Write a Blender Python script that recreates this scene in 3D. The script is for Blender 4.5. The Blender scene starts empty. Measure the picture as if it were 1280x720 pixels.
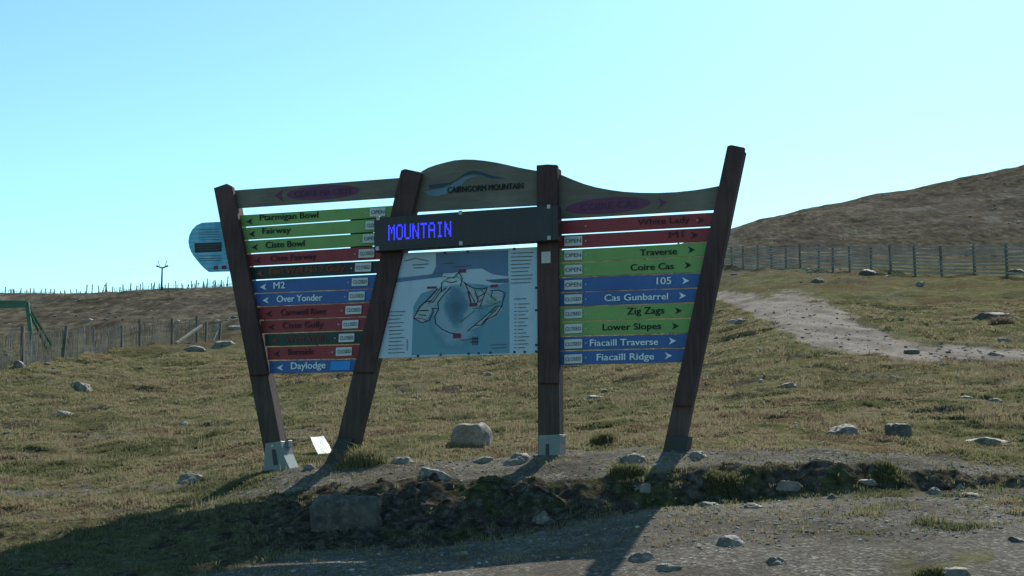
import bpy, bmesh, math, random
import numpy as np
from mathutils import Vector, noise as mnoise

random.seed(7); rng = np.random.default_rng(7)
SC = bpy.context.scene
COL = SC.collection

# ------------------------------------------------------------------ camera, sky, sun, exposure
F = 1758.0                                    # focal length in photograph pixels (1280 wide)
PITCH = math.atan(200 / F)
cam_data = bpy.data.cameras.new('camera'); cam = bpy.data.objects.new('camera', cam_data)
COL.objects.link(cam); SC.camera = cam
cam_data.sensor_width = 36; cam_data.lens = F * 36 / 1280
cam_data.clip_start = 0.1; cam_data.clip_end = 5000
cam.location = (0, 0, 0); cam.rotation_euler = (math.pi / 2 + PITCH, 0, 0)

SUN_AZ, SUN_EL = math.radians(20), math.radians(37.5)     # azimuth clockwise from +Y (view direction)
world = bpy.data.worlds.new('World'); SC.world = world; world.use_nodes = True
wn = world.node_tree; bg = wn.nodes['Background']
sky = wn.nodes.new('ShaderNodeTexSky'); sky.sky_type = 'NISHITA'; sky.sun_disc = False
sky.sun_elevation = SUN_EL; sky.sun_rotation = SUN_AZ
sky.altitude = 700; sky.air_density = 1.0; sky.dust_density = 0.6; sky.ozone_density = 1.0
tint = wn.nodes.new('ShaderNodeMix'); tint.data_type = 'RGBA'; tint.blend_type = 'MULTIPLY'
tint.inputs[0].default_value = 1.0; tint.inputs[7].default_value = (0.61, 0.91, 0.90, 1)
wn.links.new(sky.outputs[0], tint.inputs[6]); wn.links.new(tint.outputs[2], bg.inputs['Color'])
bg.inputs['Strength'].default_value = 0.10

sd = bpy.data.lights.new('sun', 'SUN'); sun = bpy.data.objects.new('sun', sd); COL.objects.link(sun)
sd.energy = 3.6; sd.angle = math.radians(0.5); sd.color = (1.0, 0.95, 0.86)
sdir = Vector((math.sin(SUN_AZ) * math.cos(SUN_EL), math.cos(SUN_AZ) * math.cos(SUN_EL), math.sin(SUN_EL)))
sun.rotation_euler = sdir.to_track_quat('Z', 'Y').to_euler(); sun.location = sdir * 60

vs = SC.view_settings
SC.display_settings.display_device = 'sRGB'
vs.view_transform = 'Standard'; vs.look = 'None'; vs.gamma = 1.0; vs.use_curve_mapping = False
vs.exposure = 0.9

# ------------------------------------------------------------------ helpers
CP, SP = math.cos(PITCH), math.sin(PITCH)
def ray(px, py):
    u, v = (px - 640) / F, (360 - py) / F
    return Vector((u, CP - v * SP, SP + v * CP))
def tilt(py):                                  # z / y of a pixel row
    v = (360 - np.asarray(py, float)) / F
    return (SP + v * CP) / (CP - v * SP)

def newobj(name, me, parent=None, mats=()):
    o = bpy.data.objects.new(name, me); COL.objects.link(o)
    for m in mats: me.materials.append(m)
    if parent is not None: o.parent = parent
    return o
def empty(name, loc, label, cat, group=None):
    o = bpy.data.objects.new(name, None); COL.objects.link(o)
    o.location = loc; o.empty_display_size = 0.2
    tag(o, label, cat, group); return o
def tag(o, label=None, cat=None, group=None, kind=None):
    if label: o['label'] = label
    if cat: o['category'] = cat
    if group: o['group'] = group
    if kind: o['kind'] = kind
    return o
def mesh_np(name, verts, faces_flat, nper):
    """fast mesh: verts (n,3), faces_flat loop indices, nper verts per face (int or array)"""
    me = bpy.data.meshes.new(name)
    verts = np.asarray(verts, np.float32); lf = np.asarray(faces_flat, np.int32).ravel()
    if np.isscalar(nper):
        nf = len(lf) // nper; ls = np.arange(nf, dtype=np.int32) * nper; lt = np.full(nf, nper, np.int32)
    else:
        lt = np.asarray(nper, np.int32); nf = len(lt); ls = np.concatenate([[0], np.cumsum(lt)[:-1]]).astype(np.int32)
    me.vertices.add(len(verts)); me.vertices.foreach_set('co', verts.ravel())
    me.loops.add(len(lf)); me.loops.foreach_set('vertex_index', lf)
    me.polygons.add(nf); me.polygons.foreach_set('loop_start', ls); me.polygons.foreach_set('loop_total', lt)
    me.update(calc_edges=True)
    return me
def smooth(me, on=True):
    me.polygons.foreach_set('use_smooth', np.full(len(me.polygons), on)); me.update()

# ---- numpy gradient noise
_perm = np.random.default_rng(3).permutation(4096)
_ga = np.random.default_rng(4).random(4096) * 2 * np.pi
_gx, _gy = np.cos(_ga), np.sin(_ga)
def perlin(x, y, seed=0):
    x = np.asarray(x, float) + seed * 17.31; y = np.asarray(y, float) + seed * 9.77
    xi, yi = np.floor(x).astype(int), np.floor(y).astype(int); xf, yf = x - xi, y - yi
    def g(ix, iy, fx, fy):
        h = _perm[(_perm[ix & 4095] + iy) & 4095]
        return _gx[h] * fx + _gy[h] * fy
    u = xf ** 3 * (xf * (xf * 6 - 15) + 10); v = yf ** 3 * (yf * (yf * 6 - 15) + 10)
    a = g(xi, yi, xf, yf); b = g(xi + 1, yi, xf - 1, yf); c = g(xi, yi + 1, xf, yf - 1); d = g(xi + 1, yi + 1, xf - 1, yf - 1)
    return 1.5 * ((a + u * (b - a)) * (1 - v) + (c + u * (d - c)) * v)
def fbm(x, y, o=4, seed=0):
    s, a, f = 0, 1, 1
    for i in range(o):
        s = s + a * perlin(x * f, y * f, seed + i * 3); a *= .5; f *= 2.03
    return s
def sstep(a, b, x):
    t = np.clip((x - a) / (b - a), 0, 1); return t * t * (3 - 2 * t)

# ------------------------------------------------------------------ materials
def srgb(r, g, b):
    f = lambda c: (c / 255 / 12.92 if c / 255 <= .04045 else ((c / 255 + .055) / 1.055) ** 2.4)
    return (f(r), f(g), f(b), 1)
class NT:
    def __init__(self, name, rough=.8, spec=.3):
        self.m = bpy.data.materials.new(name); self.m.use_nodes = True
        self.t = self.m.node_tree; self.b = self.t.nodes['Principled BSDF']
        self.b.inputs['Roughness'].default_value = rough; self.b.inputs['Specular IOR Level'].default_value = spec
    def n(self, typ, **kw):
        nd = self.t.nodes.new(typ)
        for k, v in kw.items():
            if k.startswith('i_'): nd.inputs[k[2:].replace('_', ' ')].default_value = v
            else: setattr(nd, k, v)
        return nd
    def l(self, a, b): self.t.links.new(a, b)
    def coord(self, scale=(1, 1, 1)):
        c = self.n('ShaderNodeTexCoord'); mp = self.n('ShaderNodeMapping'); mp.inputs['Scale'].default_value = scale
        self.l(c.outputs['Object'], mp.inputs['Vector']); return mp.outputs['Vector']
    def noise(self, scale, detail=4, rough=.55, vec=None):
        nd = self.n('ShaderNodeTexNoise'); nd.inputs['Scale'].default_value = scale
        nd.inputs['Detail'].default_value = detail; nd.inputs['Roughness'].default_value = rough
        self.l(vec if vec else self.coord(), nd.inputs['Vector']); return nd.outputs['Fac']
    def ramp(self, fac, stops):
        r = self.n('ShaderNodeValToRGB'); e = r.color_ramp.elements
        while len(e) < len(stops): e.new(.5)
        for el, (p, c) in zip(e, stops): el.position = p; el.color = c if len(c) == 4 else (*c, 1)
        self.l(fac, r.inputs['Fac']); return r.outputs['Color']
    def mix(self, fac, a, b, mode='MIX'):
        m = self.n('ShaderNodeMix', data_type='RGBA', blend_type=mode)
        for s, v in ((m.inputs[0], fac), (m.inputs[6], a), (m.inputs[7], b)):
            if hasattr(v, 'links') or isinstance(v, bpy.types.NodeSocket): self.l(v, s)
            else: s.default_value = v if not isinstance(v, tuple) or len(v) == 4 else (*v, 1)
        return m.outputs[2]
    def attr(self, name):
        a = self.n('ShaderNodeAttribute'); a.attribute_name = name; return a
    def bump(self, h, dist=.01, strength=1):
        b = self.n('ShaderNodeBump'); b.inputs['Distance'].default_value = dist; b.inputs['Strength'].default_value = strength
        self.l(h, b.inputs['Height']); self.l(b.outputs[0], self.b.inputs['Normal'])
    def base(self, c):
        if isinstance(c, tuple): self.b.inputs['Base Color'].default_value = c
        else: self.l(c, self.b.inputs['Base Color'])

def paint(name, col, rough=.55, var=.18, spec=.3, scale=3):
    t = NT(name, rough, spec)
    n1 = t.noise(scale, 5, .6); n2 = t.noise(scale * 14, 3, .6)
    dark = tuple(c * (1 - var) for c in col[:3]) + (1,); light = tuple(min(1, c * (1 + var * .5)) for c in col[:3]) + (1,)
    c = t.ramp(n1, [(.3, dark), (.7, light)])
    c = t.mix(.25, c, t.ramp(n2, [(.3, dark), (.72, light)]))
    g = t.noise(1.6, 6, .7, t.coord((5, 5, 1))); c = t.mix(t.ramp(g, [(.5, (0, 0, 0, 1)), (.72, (.4, .4, .4, 1))]), c, tuple(.6 * x + .035 for x in col[:3]) + (1,))
    t.base(c); t.bump(n2, .001, .3); return t.m
def wood(name, lo, hi, axis=(9, 9, .7)):
    t = NT(name, .75, .25); v = t.coord(axis)
    n = t.noise(2.2, 6, .65, v); n2 = t.noise(1.1, 4, .5); n3 = t.noise(30, 2)
    c = t.ramp(n, [(.32, lo), (.7, hi)]); c = t.mix(t.ramp(n2, [(.45, (0, 0, 0, 1)), (.75, (.5, .5, .5, 1))]), c, tuple(x * 1.7 for x in hi[:3]) + (1,))
    t.base(c); t.bump(n, .012, .6); return t.m
def rockmat(name, lo, hi, lichen):
    t = NT(name, .75, .3); n = t.noise(5, 8, .7); n2 = t.noise(16, 5, .6); n3 = t.noise(2.3, 3)
    c = t.ramp(n, [(.3, lo), (.68, hi)]); c = t.mix(t.ramp(n2, [(.52, (0, 0, 0, 1)), (.62, (.7, .7, .7, 1))]), c, lichen)
    t.base(c); t.bump(t.noise(11, 7, .7), .035, .8); return t.m

M = {}
M['timber'] = wood('dark_stained_timber', (.034, .019, .018, 1), (.078, .043, .041, 1))
M['timber_side'] = wood('weathered_timber', (.030, .021, .018, 1), (.078, .055, .046, 1))
M['header'] = wood('grey_green_header_timber', (.115, .104, .08, 1), (.155, .14, .112, 1), (1.2, 1.2, 9))
M['green'] = paint('green_board_paint', (.18, .33, .10, 1)); M['red'] = paint('red_board_paint', (.27, .036, .044, 1))
M['blue'] = paint('blue_board_paint', (.045, .115, .31, 1)); M['black'] = paint('black_board_paint', (.022, .03, .034, 1))
M['darkgreen'] = paint('dark_green_board_paint', (.018, .05, .036, 1)); M['tab'] = paint('sky_blue_tape', (.03, .25, .62, 1))
M['white'] = paint('white_plate_enamel', (.54, .56, .56, 1), .4, .1); M['ink'] = paint('dark_ink', (.006, .012, .008, 1), .6, .05)
M['greyink'] = paint('grey_plate_ink', (.075, .12, .12, 1), .6, .05); M['whiteink'] = paint('white_lettering', (.66, .74, .76, 1), .5, .08)
M['orangeink'] = paint('faded_orange_lettering', (.24, .055, .012, 1)); M['redink'] = paint('faded_red_lettering', (.2, .035, .025, 1))
M['darkredink'] = paint('dark_lettering_on_red', (.022, .008, .009, 1)); M['purple'] = paint('purple_ellipse_paint', (.125, .034, .088, 1))
M['darkpurple'] = paint('dark_purple_lettering', (.075, .026, .062, 1)); M['teal'] = paint('dark_teal_logo_paint', (.012, .05, .08, 1)); M['paleblue'] = paint('pale_blue_logo_paint', (.11, .19, .26, 1))
M['case'] = paint('black_display_case', (.030, .029, .034, 1), .45, .2); M['steel'] = paint('galvanised_steel', (.17, .195, .19, 1), .5, .25, .5, 9)
M['darksteel'] = paint('dark_bracket_steel', (.03, .036, .034, 1), .6, .25); M['clip'] = paint('grey_clip_plastic', (.42, .44, .44, 1), .4, .1)
M['mapwhite'] = paint('map_sheet', (.36, .47, .56, 1), .35, .1, .4); M['mapsky'] = paint('map_print_sky', (.055, .13, .25, 1), .35, .35, .4, 2)
M['mapblue'] = paint('map_print_blue', (.035, .17, .29, 1), .35, .55, .4, 4); M['mapdeep'] = paint('map_print_deep', (.018, .08, .17, 1), .35, .35, .4, 3)
M['mapline'] = paint('map_print_line', (.004, .006, .02, 1)); M['mapred'] = paint('map_print_red', (.17, .02, .06, 1)); M['mapgreen'] = paint('map_print_green', (.05, .22, .06, 1))
M['mapgrey'] = paint('map_print_grey', (.07, .10, .14, 1)); M['mapsnow'] = paint('map_print_snow', (.25, .33, .38, 1), .35, .3, .4, 5)
M['post_old'] = wood('grey_fence_wood', (.19, .165, .135, 1), (.33, .29, .235, 1)); M['post_dark'] = wood('dark_fence_wood', (.065, .06, .054, 1), (.14, .13, .118, 1))
M['paling'] = wood('weathered_palings', (.06, .06, .056, 1), (.15, .145, .135, 1)); M['log'] = wood('bleached_log', (.10, .09, .08, 1), (.19, .175, .155, 1)); M['greensteel'] = paint('green_painted_steel', (.014, .10, .055, 1), .4, .3, .4)
M['pylon'] = paint('dark_pylon_steel', (.03, .033, .036, 1)); M['sheet'] = paint('glossy_white_sheet', (.45, .58, .54, 1), .5, .25, .4)
M['rock'] = rockmat('grey_granite', (.07, .06, .048, 1), (.21, .185, .152, 1), (.30, .275, .225, 1))
M['rockpale'] = rockmat('pale_granite', (.105, .092, .078, 1), (.25, .225, .19, 1), (.11, .10, .08, 1))
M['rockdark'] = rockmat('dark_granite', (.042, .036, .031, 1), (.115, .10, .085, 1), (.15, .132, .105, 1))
t = NT('led_blue', .5); t.base((0, 0, .02, 1)); t.b.inputs['Emission Color'].default_value = (.035, .04, 1, 1); t.b.inputs['Emission Strength'].default_value = 1.0; M['led'] = t.m
# blue information panel with pale print bands
t = NT('info_panel_print', .35, .4); v = t.coord(); w = t.n('ShaderNodeTexWave', wave_type='BANDS', bands_direction='Z'); w.inputs['Scale'].default_value = 5; w.inputs['Distortion'].default_value = 1.2
t.l(v, w.inputs['Vector']); nn = t.noise(5, 4)
t.base(t.mix(t.ramp(nn, [(.35, (0, 0, 0, 1)), (.65, (1, 1, 1, 1))]), (.05, .30, .46, 1), t.ramp(w.outputs['Fac'], [(.2, (.10, .40, .56, 1)), (.9, (.22, .50, .62, 1))]))); M['info'] = t.m

# ground -----------------------------------------------------------
def ground_material():
    t = NT('moor_ground', 1.0, 0.0)
    cd = t.n('ShaderNodeTexCoord').outputs['Object']
    def nz(scale, det=5, rough=.6, sc=None):
        if sc:
            mp = t.n('ShaderNodeMapping'); mp.inputs['Scale'].default_value = sc; t.l(cd, mp.inputs['Vector']); return t.noise(scale, det, rough, mp.outputs[0])
        return t.noise(scale, det, rough, cd)
    big = nz(.23, 5, .6, (1, .6, 1)); mid = nz(1.3, 6, .65); fine = nz(9, 5, .7); vfine = nz(34, 3, .7)
    # short turf: olive, yellow-green moss, straw, brown
    turf = t.ramp(mid, [(.28, (.06, .06, .03, 1)), (.45, (.115, .115, .052, 1)), (.58, (.165, .15, .075, 1)), (.75, (.22, .19, .115, 1))])
    turf = t.mix(t.ramp(big, [(.42, (0, 0, 0, 1)), (.62, (.85, .85, .85, 1))]), turf, t.ramp(fine, [(.3, (.06, .042, .022, 1)), (.7, (.17, .125, .075, 1))]))
    turf = t.mix(.6, turf, t.ramp(fine, [(.32, (.35, .35, .35, 1)), (.68, (1.45, 1.45, 1.45, 1))]), 'MULTIPLY')
    # far moor: brown heather, grey stones
    hb = nz(.04, 6, .62, (1, .2, .3)); hm = nz(.2, 7, .68, (.8, .16, .3)); hf = nz(1.5, 5, .7, (.8, .2, .4))
    moor = t.ramp(hm, [(.36, (.060, .052, .044, 1)), (.47, (.090, .075, .058, 1)), (.55, (.112, .094, .071, 1)), (.64, (.145, .13, .108, 1))])
    moor = t.mix(t.ramp(hb, [(.42, (0, 0, 0, 1)), (.6, (.55, .55, .55, 1))]), moor, t.ramp(hf, [(.40, (.030, .031, .019, 1)), (.60, (.09, .080, .050, 1))]))
    moor = t.mix(t.ramp(hf, [(.60, (0, 0, 0, 1)), (.68, (.6, .6, .6, 1))]), moor, (.17, .165, .15, 1))
    moor = t.mix(.45, moor, t.ramp(hf, [(.40, (.4, .4, .4, 1)), (.60, (1.4, 1.4, 1.4, 1))]), 'MULTIPLY')
    moor = t.mix(.5, moor, t.ramp(nz(.55, 5, .7, (.8, .2, .4)), [(.36, (.72, .72, .72, 1)), (.62, (1.35, 1.35, 1.35, 1))]), 'MULTIPLY')
    # gravel
    vor = t.n('ShaderNodeTexVoronoi'); vor.inputs['Scale'].default_value = 38; t.l(cd, vor.inputs['Vector'])
    sep = t.n('ShaderNodeSeparateColor'); t.l(vor.outputs['Color'], sep.inputs[0])
    grav = t.ramp(sep.outputs[0], [(0, (.075, .07, .064, 1)), (.55, (.14, .133, .124, 1)), (.9, (.20, .192, .18, 1)), (1, (.36, .35, .33, 1))])
    grav = t.mix(t.ramp(nz(.8, 6, .65), [(.42, (0, 0, 0, 1)), (.58, (.75, .75, .75, 1))]), grav, (.085, .078, .068, 1)); grav = t.mix(t.ramp(nz(.35, 4, .6), [(.45, (0, 0, 0, 1)), (.62, (.5, .5, .5, 1))]), grav, (.19, .178, .16, 1))
    grav = t.mix(1.0, grav, (1.1, 1.04, .95, 1), 'MULTIPLY'); grav = t.mix(t.attr('path').outputs['Fac'], grav, t.ramp(nz(1.1, 5, .6, (1, .4, 1)), [(.38, (.19, .16, .132, 1)), (.6, (.31, .265, .225, 1))]))
    grav = t.mix(.5, grav, t.ramp(fine, [(.3, (.5, .5, .5, 1)), (.7, (1.4, 1.4, 1.4, 1))]), 'MULTIPLY')
    # peat
    peat = t.ramp(fine, [(.36, (.026, .021, .016, 1)), (.52, (.068, .055, .042, 1)), (.66, (.14, .12, .096, 1))])
    peat = t.mix(t.ramp(mid, [(.53, (0, 0, 0, 1)), (.62, (.8, .8, .8, 1))]), peat, t.ramp(fine, [(.35, (.022, .028, .011, 1)), (.65, (.085, .09, .035, 1))]))
    c = t.mix(t.attr('moor').outputs['Fac'], turf, moor)
    c = t.mix(t.attr('gravel').outputs['Fac'], c, grav)
    c = t.mix(t.attr('peat').outputs['Fac'], c, peat)
    t.base(c)
    h = t.n('ShaderNodeMath', operation='ADD'); t.l(fine, h.inputs[0]); t.l(vfine, h.inputs[1]); t.bump(h.outputs[0], .05, .7)
    return t.m
M['ground'] = ground_material()

# ------------------------------------------------------------------ terrain: height of the hillside as profiles running away from the road
PROF = {   # column in the photograph : (distance, row seen there)
 -900: [(6, 1000), (11.5, 758), (12.5, 741), (13.7, 722), (15, 694), (16.6, 664), (18.5, 633), (19, 630), (22, 590), (27, 560), (36, 515), (50, 465), (68, 440), (90, 420), (150, 395), (300, 372), (420, 392), (1500, 470)],
 0: [(6, 1000), (11.5, 758), (12.5, 741), (13.7, 722), (15, 694), (16.6, 662), (18.5, 628), (20, 608), (22, 588), (27, 555), (36, 510), (46, 462), (60, 437), (90, 416), (150, 393), (300, 370), (420, 392), (1500, 470)],
 200: [(6, 1000), (11.5, 755), (12.5, 737), (13.7, 718), (15, 690), (16.6, 655), (18.5, 622), (20, 603), (22, 580), (27, 548), (36, 508), (50, 465), (68, 431), (90, 412), (150, 388), (290, 364), (420, 390), (1500, 470)],
 390: [(6, 1000), (11.5, 744), (12.5, 725), (13.6, 704), (14.6, 687), (15.2, 670), (16, 640), (16.8, 615), (17.6, 600), (18.4, 590), (19.3, 583), (21, 569), (25, 545), (35, 500), (50, 462), (70, 428), (100, 405), (160, 380), (300, 354), (430, 380), (1500, 470)],
 560: [(6, 1000), (11.5, 731), (12.5, 712), (13.6, 694), (14.4, 683), (14.9, 674), (15.5, 652), (16.1, 618), (16.45, 603), (17, 593), (18, 580), (19, 574), (20.5, 563), (25, 540), (35, 495), (50, 455), (70, 420), (100, 392), (160, 365), (300, 345), (430, 372), (1500, 470)],
 690: [(6, 1000), (11.5, 720), (12.5, 698), (13.6, 679), (14.3, 668), (14.8, 658), (15.4, 638), (16.1, 615), (16.6, 600), (17.2, 586), (18.1, 570), (19, 560), (21, 549), (25, 532), (35, 485), (50, 445), (70, 408), (100, 378), (160, 350), (300, 331), (430, 360), (1500, 470)],
 850: [(6, 1000), (11.5, 712), (12.5, 683), (13.6, 656), (14.4, 643), (15.2, 636), (15.7, 629), (15.85, 612), (16.12, 584), (16.3, 581), (16.8, 576), (17.4, 567), (18, 560), (20, 546), (25, 520), (35, 470), (50, 428), (70, 390), (100, 358), (160, 328), (300, 306), (430, 335), (1500, 470)],
 1000: [(6, 1000), (11.5, 709), (12.5, 677), (13.6, 649), (14.8, 631), (15.4, 625), (15.7, 620), (15.85, 603), (16.1, 580), (16.3, 577), (17, 571), (17.8, 563), (19, 550), (22, 525), (26, 498), (32, 462), (42, 420), (62, 374), (85, 352), (120, 336), (170, 308), (320, 264), (450, 290), (1500, 440)],
 1150: [(6, 1000), (11.5, 706), (12.5, 669), (13.6, 641), (15.2, 617), (15.75, 611), (15.88, 601), (16.1, 586), (16.3, 583), (16.8, 577), (17.7, 568), (19, 551), (22, 523), (26, 494), (32, 460), (37, 440), (50, 402), (70, 370), (95, 344), (130, 322), (200, 286), (330, 235), (450, 250), (1500, 420)],
 1280: [(6, 1000), (11.5, 702), (12.5, 662), (13.6, 637), (15.7, 609), (16.4, 600), (17.2, 588), (18.4, 573), (20, 546), (24, 507), (30, 468), (36, 443), (50, 402), (70, 366), (86, 343), (130, 318), (200, 267), (340, 208), (450, 215), (1500, 400)],
 2300: [(6, 1000), (11.5, 702), (12.5, 662), (13.6, 637), (15.7, 609), (16.4, 600), (17.2, 588), (18, 590), (20, 560), (24, 507), (30, 460), (36, 430), (50, 385), (70, 345), (86, 320), (130, 280), (200, 200), (340, 60), (500, 20), (1500, 200)],
}
def pchip(x, y, q):
    x = np.asarray(x, float); y = np.asarray(y, float); h = np.diff(x); s = np.diff(y) / h
    m = np.zeros(len(x)); m[0], m[-1] = s[0], s[-1]
    for i in range(1, len(x) - 1):
        m[i] = 0 if s[i - 1] * s[i] <= 0 else 2 * s[i - 1] * s[i] / (s[i - 1] + s[i])
    k = np.clip(np.searchsorted(x, q) - 1, 0, len(x) - 2); tt = np.clip((q - x[k]) / h[k], 0, 1)
    return ((1 + 2 * tt) * (1 - tt) ** 2 * y[k] + tt * (1 - tt) ** 2 * h[k] * m[k] + tt * tt * (3 - 2 * tt) * y[k + 1] + tt * tt * (tt - 1) * h[k] * m[k + 1])
LD = np.linspace(math.log(6), math.log(1500), 1400)
PXS = np.array(sorted(PROF)); TAB = []
for p in PXS:
    a = PROF[p]; e = tilt([r for _, r in a]); TAB.append(pchip(np.log([d for d, _ in a]), e, LD))
TAB = np.array(TAB)
COLG = np.linspace(-900, 2300, 641)
FINE = np.zeros((len(COLG), len(LD)))
for j in range(len(LD)):
    FINE[:, j] = pchip(PXS, TAB[:, j], COLG)
def colpx(t, e):                               # photograph column of a ray with x/y = t, z/y = e
    v = (e * CP - SP) / (CP + e * SP)
    return 640 + F * t * (CP - v * SP)
def lookup(px, d):
    a = np.clip((px - COLG[0]) / (COLG[1] - COLG[0]), 0, len(COLG) - 1.001); i = a.astype(int); fa = a - i
    b = np.clip((np.log(np.maximum(d, 6)) - LD[0]) / (LD[1] - LD[0]), 0, len(LD) - 1.001); j = b.astype(int); fb = b - j
    return (FINE[i, j] * (1 - fa) + FINE[i + 1, j] * fa) * (1 - fb) + (FINE[i, j + 1] * (1 - fa) + FINE[i + 1, j + 1] * fa) * fb
ZROAD = 6 * float(tilt(1000))
def bank_foot(px): return np.interp(px, [-900, 0, 200, 390, 560, 690, 850, 1000, 1150, 1280, 2300], [11.5, 11.8, 13.2, 14.4, 14.4, 14.6, 15.5, 15.55, 15.6, 15.7, 15.9])
def bank_lip(px): return np.interp(px, [-900, 0, 200, 390, 560, 690, 850, 1000, 1150, 1280, 2300], [17, 17, 17, 17.2, 16.6, 16.6, 16.3, 16.25, 16.25, 16.5, 17])
PATH = [(860, 368, 5), (905, 371, 7), (950, 384, 16), (1000, 396, 30), (1030, 405, 30), (1060, 416, 25), (1110, 433, 14), (1150, 439, 10.5), (1210, 442.5, 8), (1290, 445, 8), (1400, 452, 9), (1700, 470, 12)]
PX_, PY_, PW_ = [np.array(c, float) for c in zip(*PATH)]
def rowof(e):
    return 360 - F * (e * CP - SP) / (CP + e * SP)
def fields(x, y):
    """height and cover masks at ground points (arrays)"""
    x = np.asarray(x, float); y = np.asarray(y, float)
    t = x / y; e = np.zeros_like(t) + .02
    for _ in range(3):
        px = colpx(t, e); e = lookup(px, y)
    px = colpx(t, e); py = rowof(e)
    n1 = fbm(x * .9, y * .9, 3, 1); n2 = fbm(x * 2.7, y * 2.7, 3, 5); n3 = fbm(x * .35, y * .35, 3, 11)
    foot = bank_foot(px) + .18 * n1 + .08 * n2; lip = bank_lip(px) + .22 * n1 + .1 * n2
    gravel = 1 - sstep(-.15, .12, y - foot)                                     # verge below the bank
    left = 1 - sstep(180, 420, px)
    bank = sstep(-.1, .15, y - foot) * (1 - sstep(-.12, .12, y - lip))
    lipw = np.interp(px, [0, 250, 390, 560, 690, 850, 1000, 1280], [.6, .6, 1.5, 2.1, 2.0, 1.6, 1.7, 1.2])
    lipg = sstep(-.1, .12, y - lip) * (1 - sstep(-.35, .35, y - lip - lipw - .5 * n1)) * (1 - .55 * left)
    # thin gravel band across the turf at the far left
    band = np.exp(-((y - (19.35 + .0012 * (px - 120))) / .42) ** 2) * (1 - sstep(230, 330, px)) * sstep(-.3, .25, n2 + .2)
    # trodden path up the hill
    cy = np.interp(px, PX_, PY_); hw = np.interp(px, PX_, PW_)
    path = (1 - sstep(.75, 1.15, np.abs(py - cy) / hw + .25 * n3 + .2 * n1 + .22 * n2)) * sstep(840, 880, px) * (y > 25)
    scrub = sstep(.42, .75, fbm(x * .25 + 31, y * .5, 4, 21)) * sstep(20, 24, y) * .75    # bare stony patches in the turf
    stony = sstep(325, 335, py) * (1 - sstep(352, 366, py + 8 * n3)) * sstep(850, 900, px) * (1 - sstep(1080, 1150, px)) * .4 * sstep(-.2, .35, n2)
    bare = np.clip(sstep(.25, .55, fbm(x * .33, y * .8, 4, 41)) * (y < 80), 0, 1)
    g = np.clip(np.maximum.reduce([gravel * (1 - .0 * left), lipg * .95, band, path, scrub * .6, stony]), 0, 1)
    gcover = sstep(.2, .55, fbm(x * 1.1, y * 1.6, 4, 61)) * sstep(980, 1200, px) * (y < foot)
    g = g * (1 - .85 * gcover)
    g = np.where((left > 0) & (y < foot + 2), g * (1 - .0 * left), g)
    pk = bank * (1 - .75 * left * sstep(-.4, .4, n2 + .3))
    hag = sstep(.40, .56, fbm(x * .5 + 7, y * .75 + 3, 4, 71)) * sstep(20.5, 22, y) * (1 - sstep(55, 75, y)) * (1 - path)
    pk = np.maximum(pk, hag * .85)
    moor = np.maximum(sstep(52, 95, y) * (1 - sstep(820, 920, px)), sstep(95, 140, y) * sstep(820, 920, px))
    # relief
    z = e * y
    amp = np.zeros_like(z)
    for lam, s in ((.16, 1), (.33, 2), (.7, 3), (1.5, 4), (3.2, 5), (7, 6), (15, 7)):
        w = sstep(5, 16, y / lam) * (1 - sstep(160, 400, y / lam)); k = np.interp(y, [12, 22, 60, 140, 320], [.035, .06, .062, .055, .045])
        amp = amp + w * k * lam * perlin(x / lam, y / lam * 1.25, 100 + s)
    calm = 1 - .72 * gravel - .6 * np.clip(path, 0, 1)
    z = z + amp * np.clip(calm, .2, 1) * np.clip((y - 6) / 6, 0, 1)
    rough = np.abs(fbm(x * 1.5, y * 1.9, 4, 81)) ; rough2 = fbm(x * 4.1, y * 4.1, 3, 91)
    z = z + bank * (1 - .7 * left) * (.14 * (rough - .3) + .03 * rough2) - hag * .06
    return dict(z=z, gravel=g, peat=pk, moor=moor, px=px, py=py, foot=foot, lip=lip, bank=bank, path=path, left=left, verge=gravel, gcover=gcover, hag=hag)
def H(x, y): return float(fields(np.array([x]), np.array([y]))['z'][0])
def hit(px, py, d0=11.0, d1=420.0):
    """first ground point met by the sight line of a pixel"""
    r = ray(px, py); d = np.exp(np.linspace(math.log(d0), math.log(d1), 1600))
    xs = d * (r.x / r.y); zz = d * (r.z / r.y); g = fields(xs, d)['z']; w = np.nonzero(g >= zz)[0]
    k = w[0] if len(w) else len(d) - 1
    return Vector((xs[k], d[k], g[k]))

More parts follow.
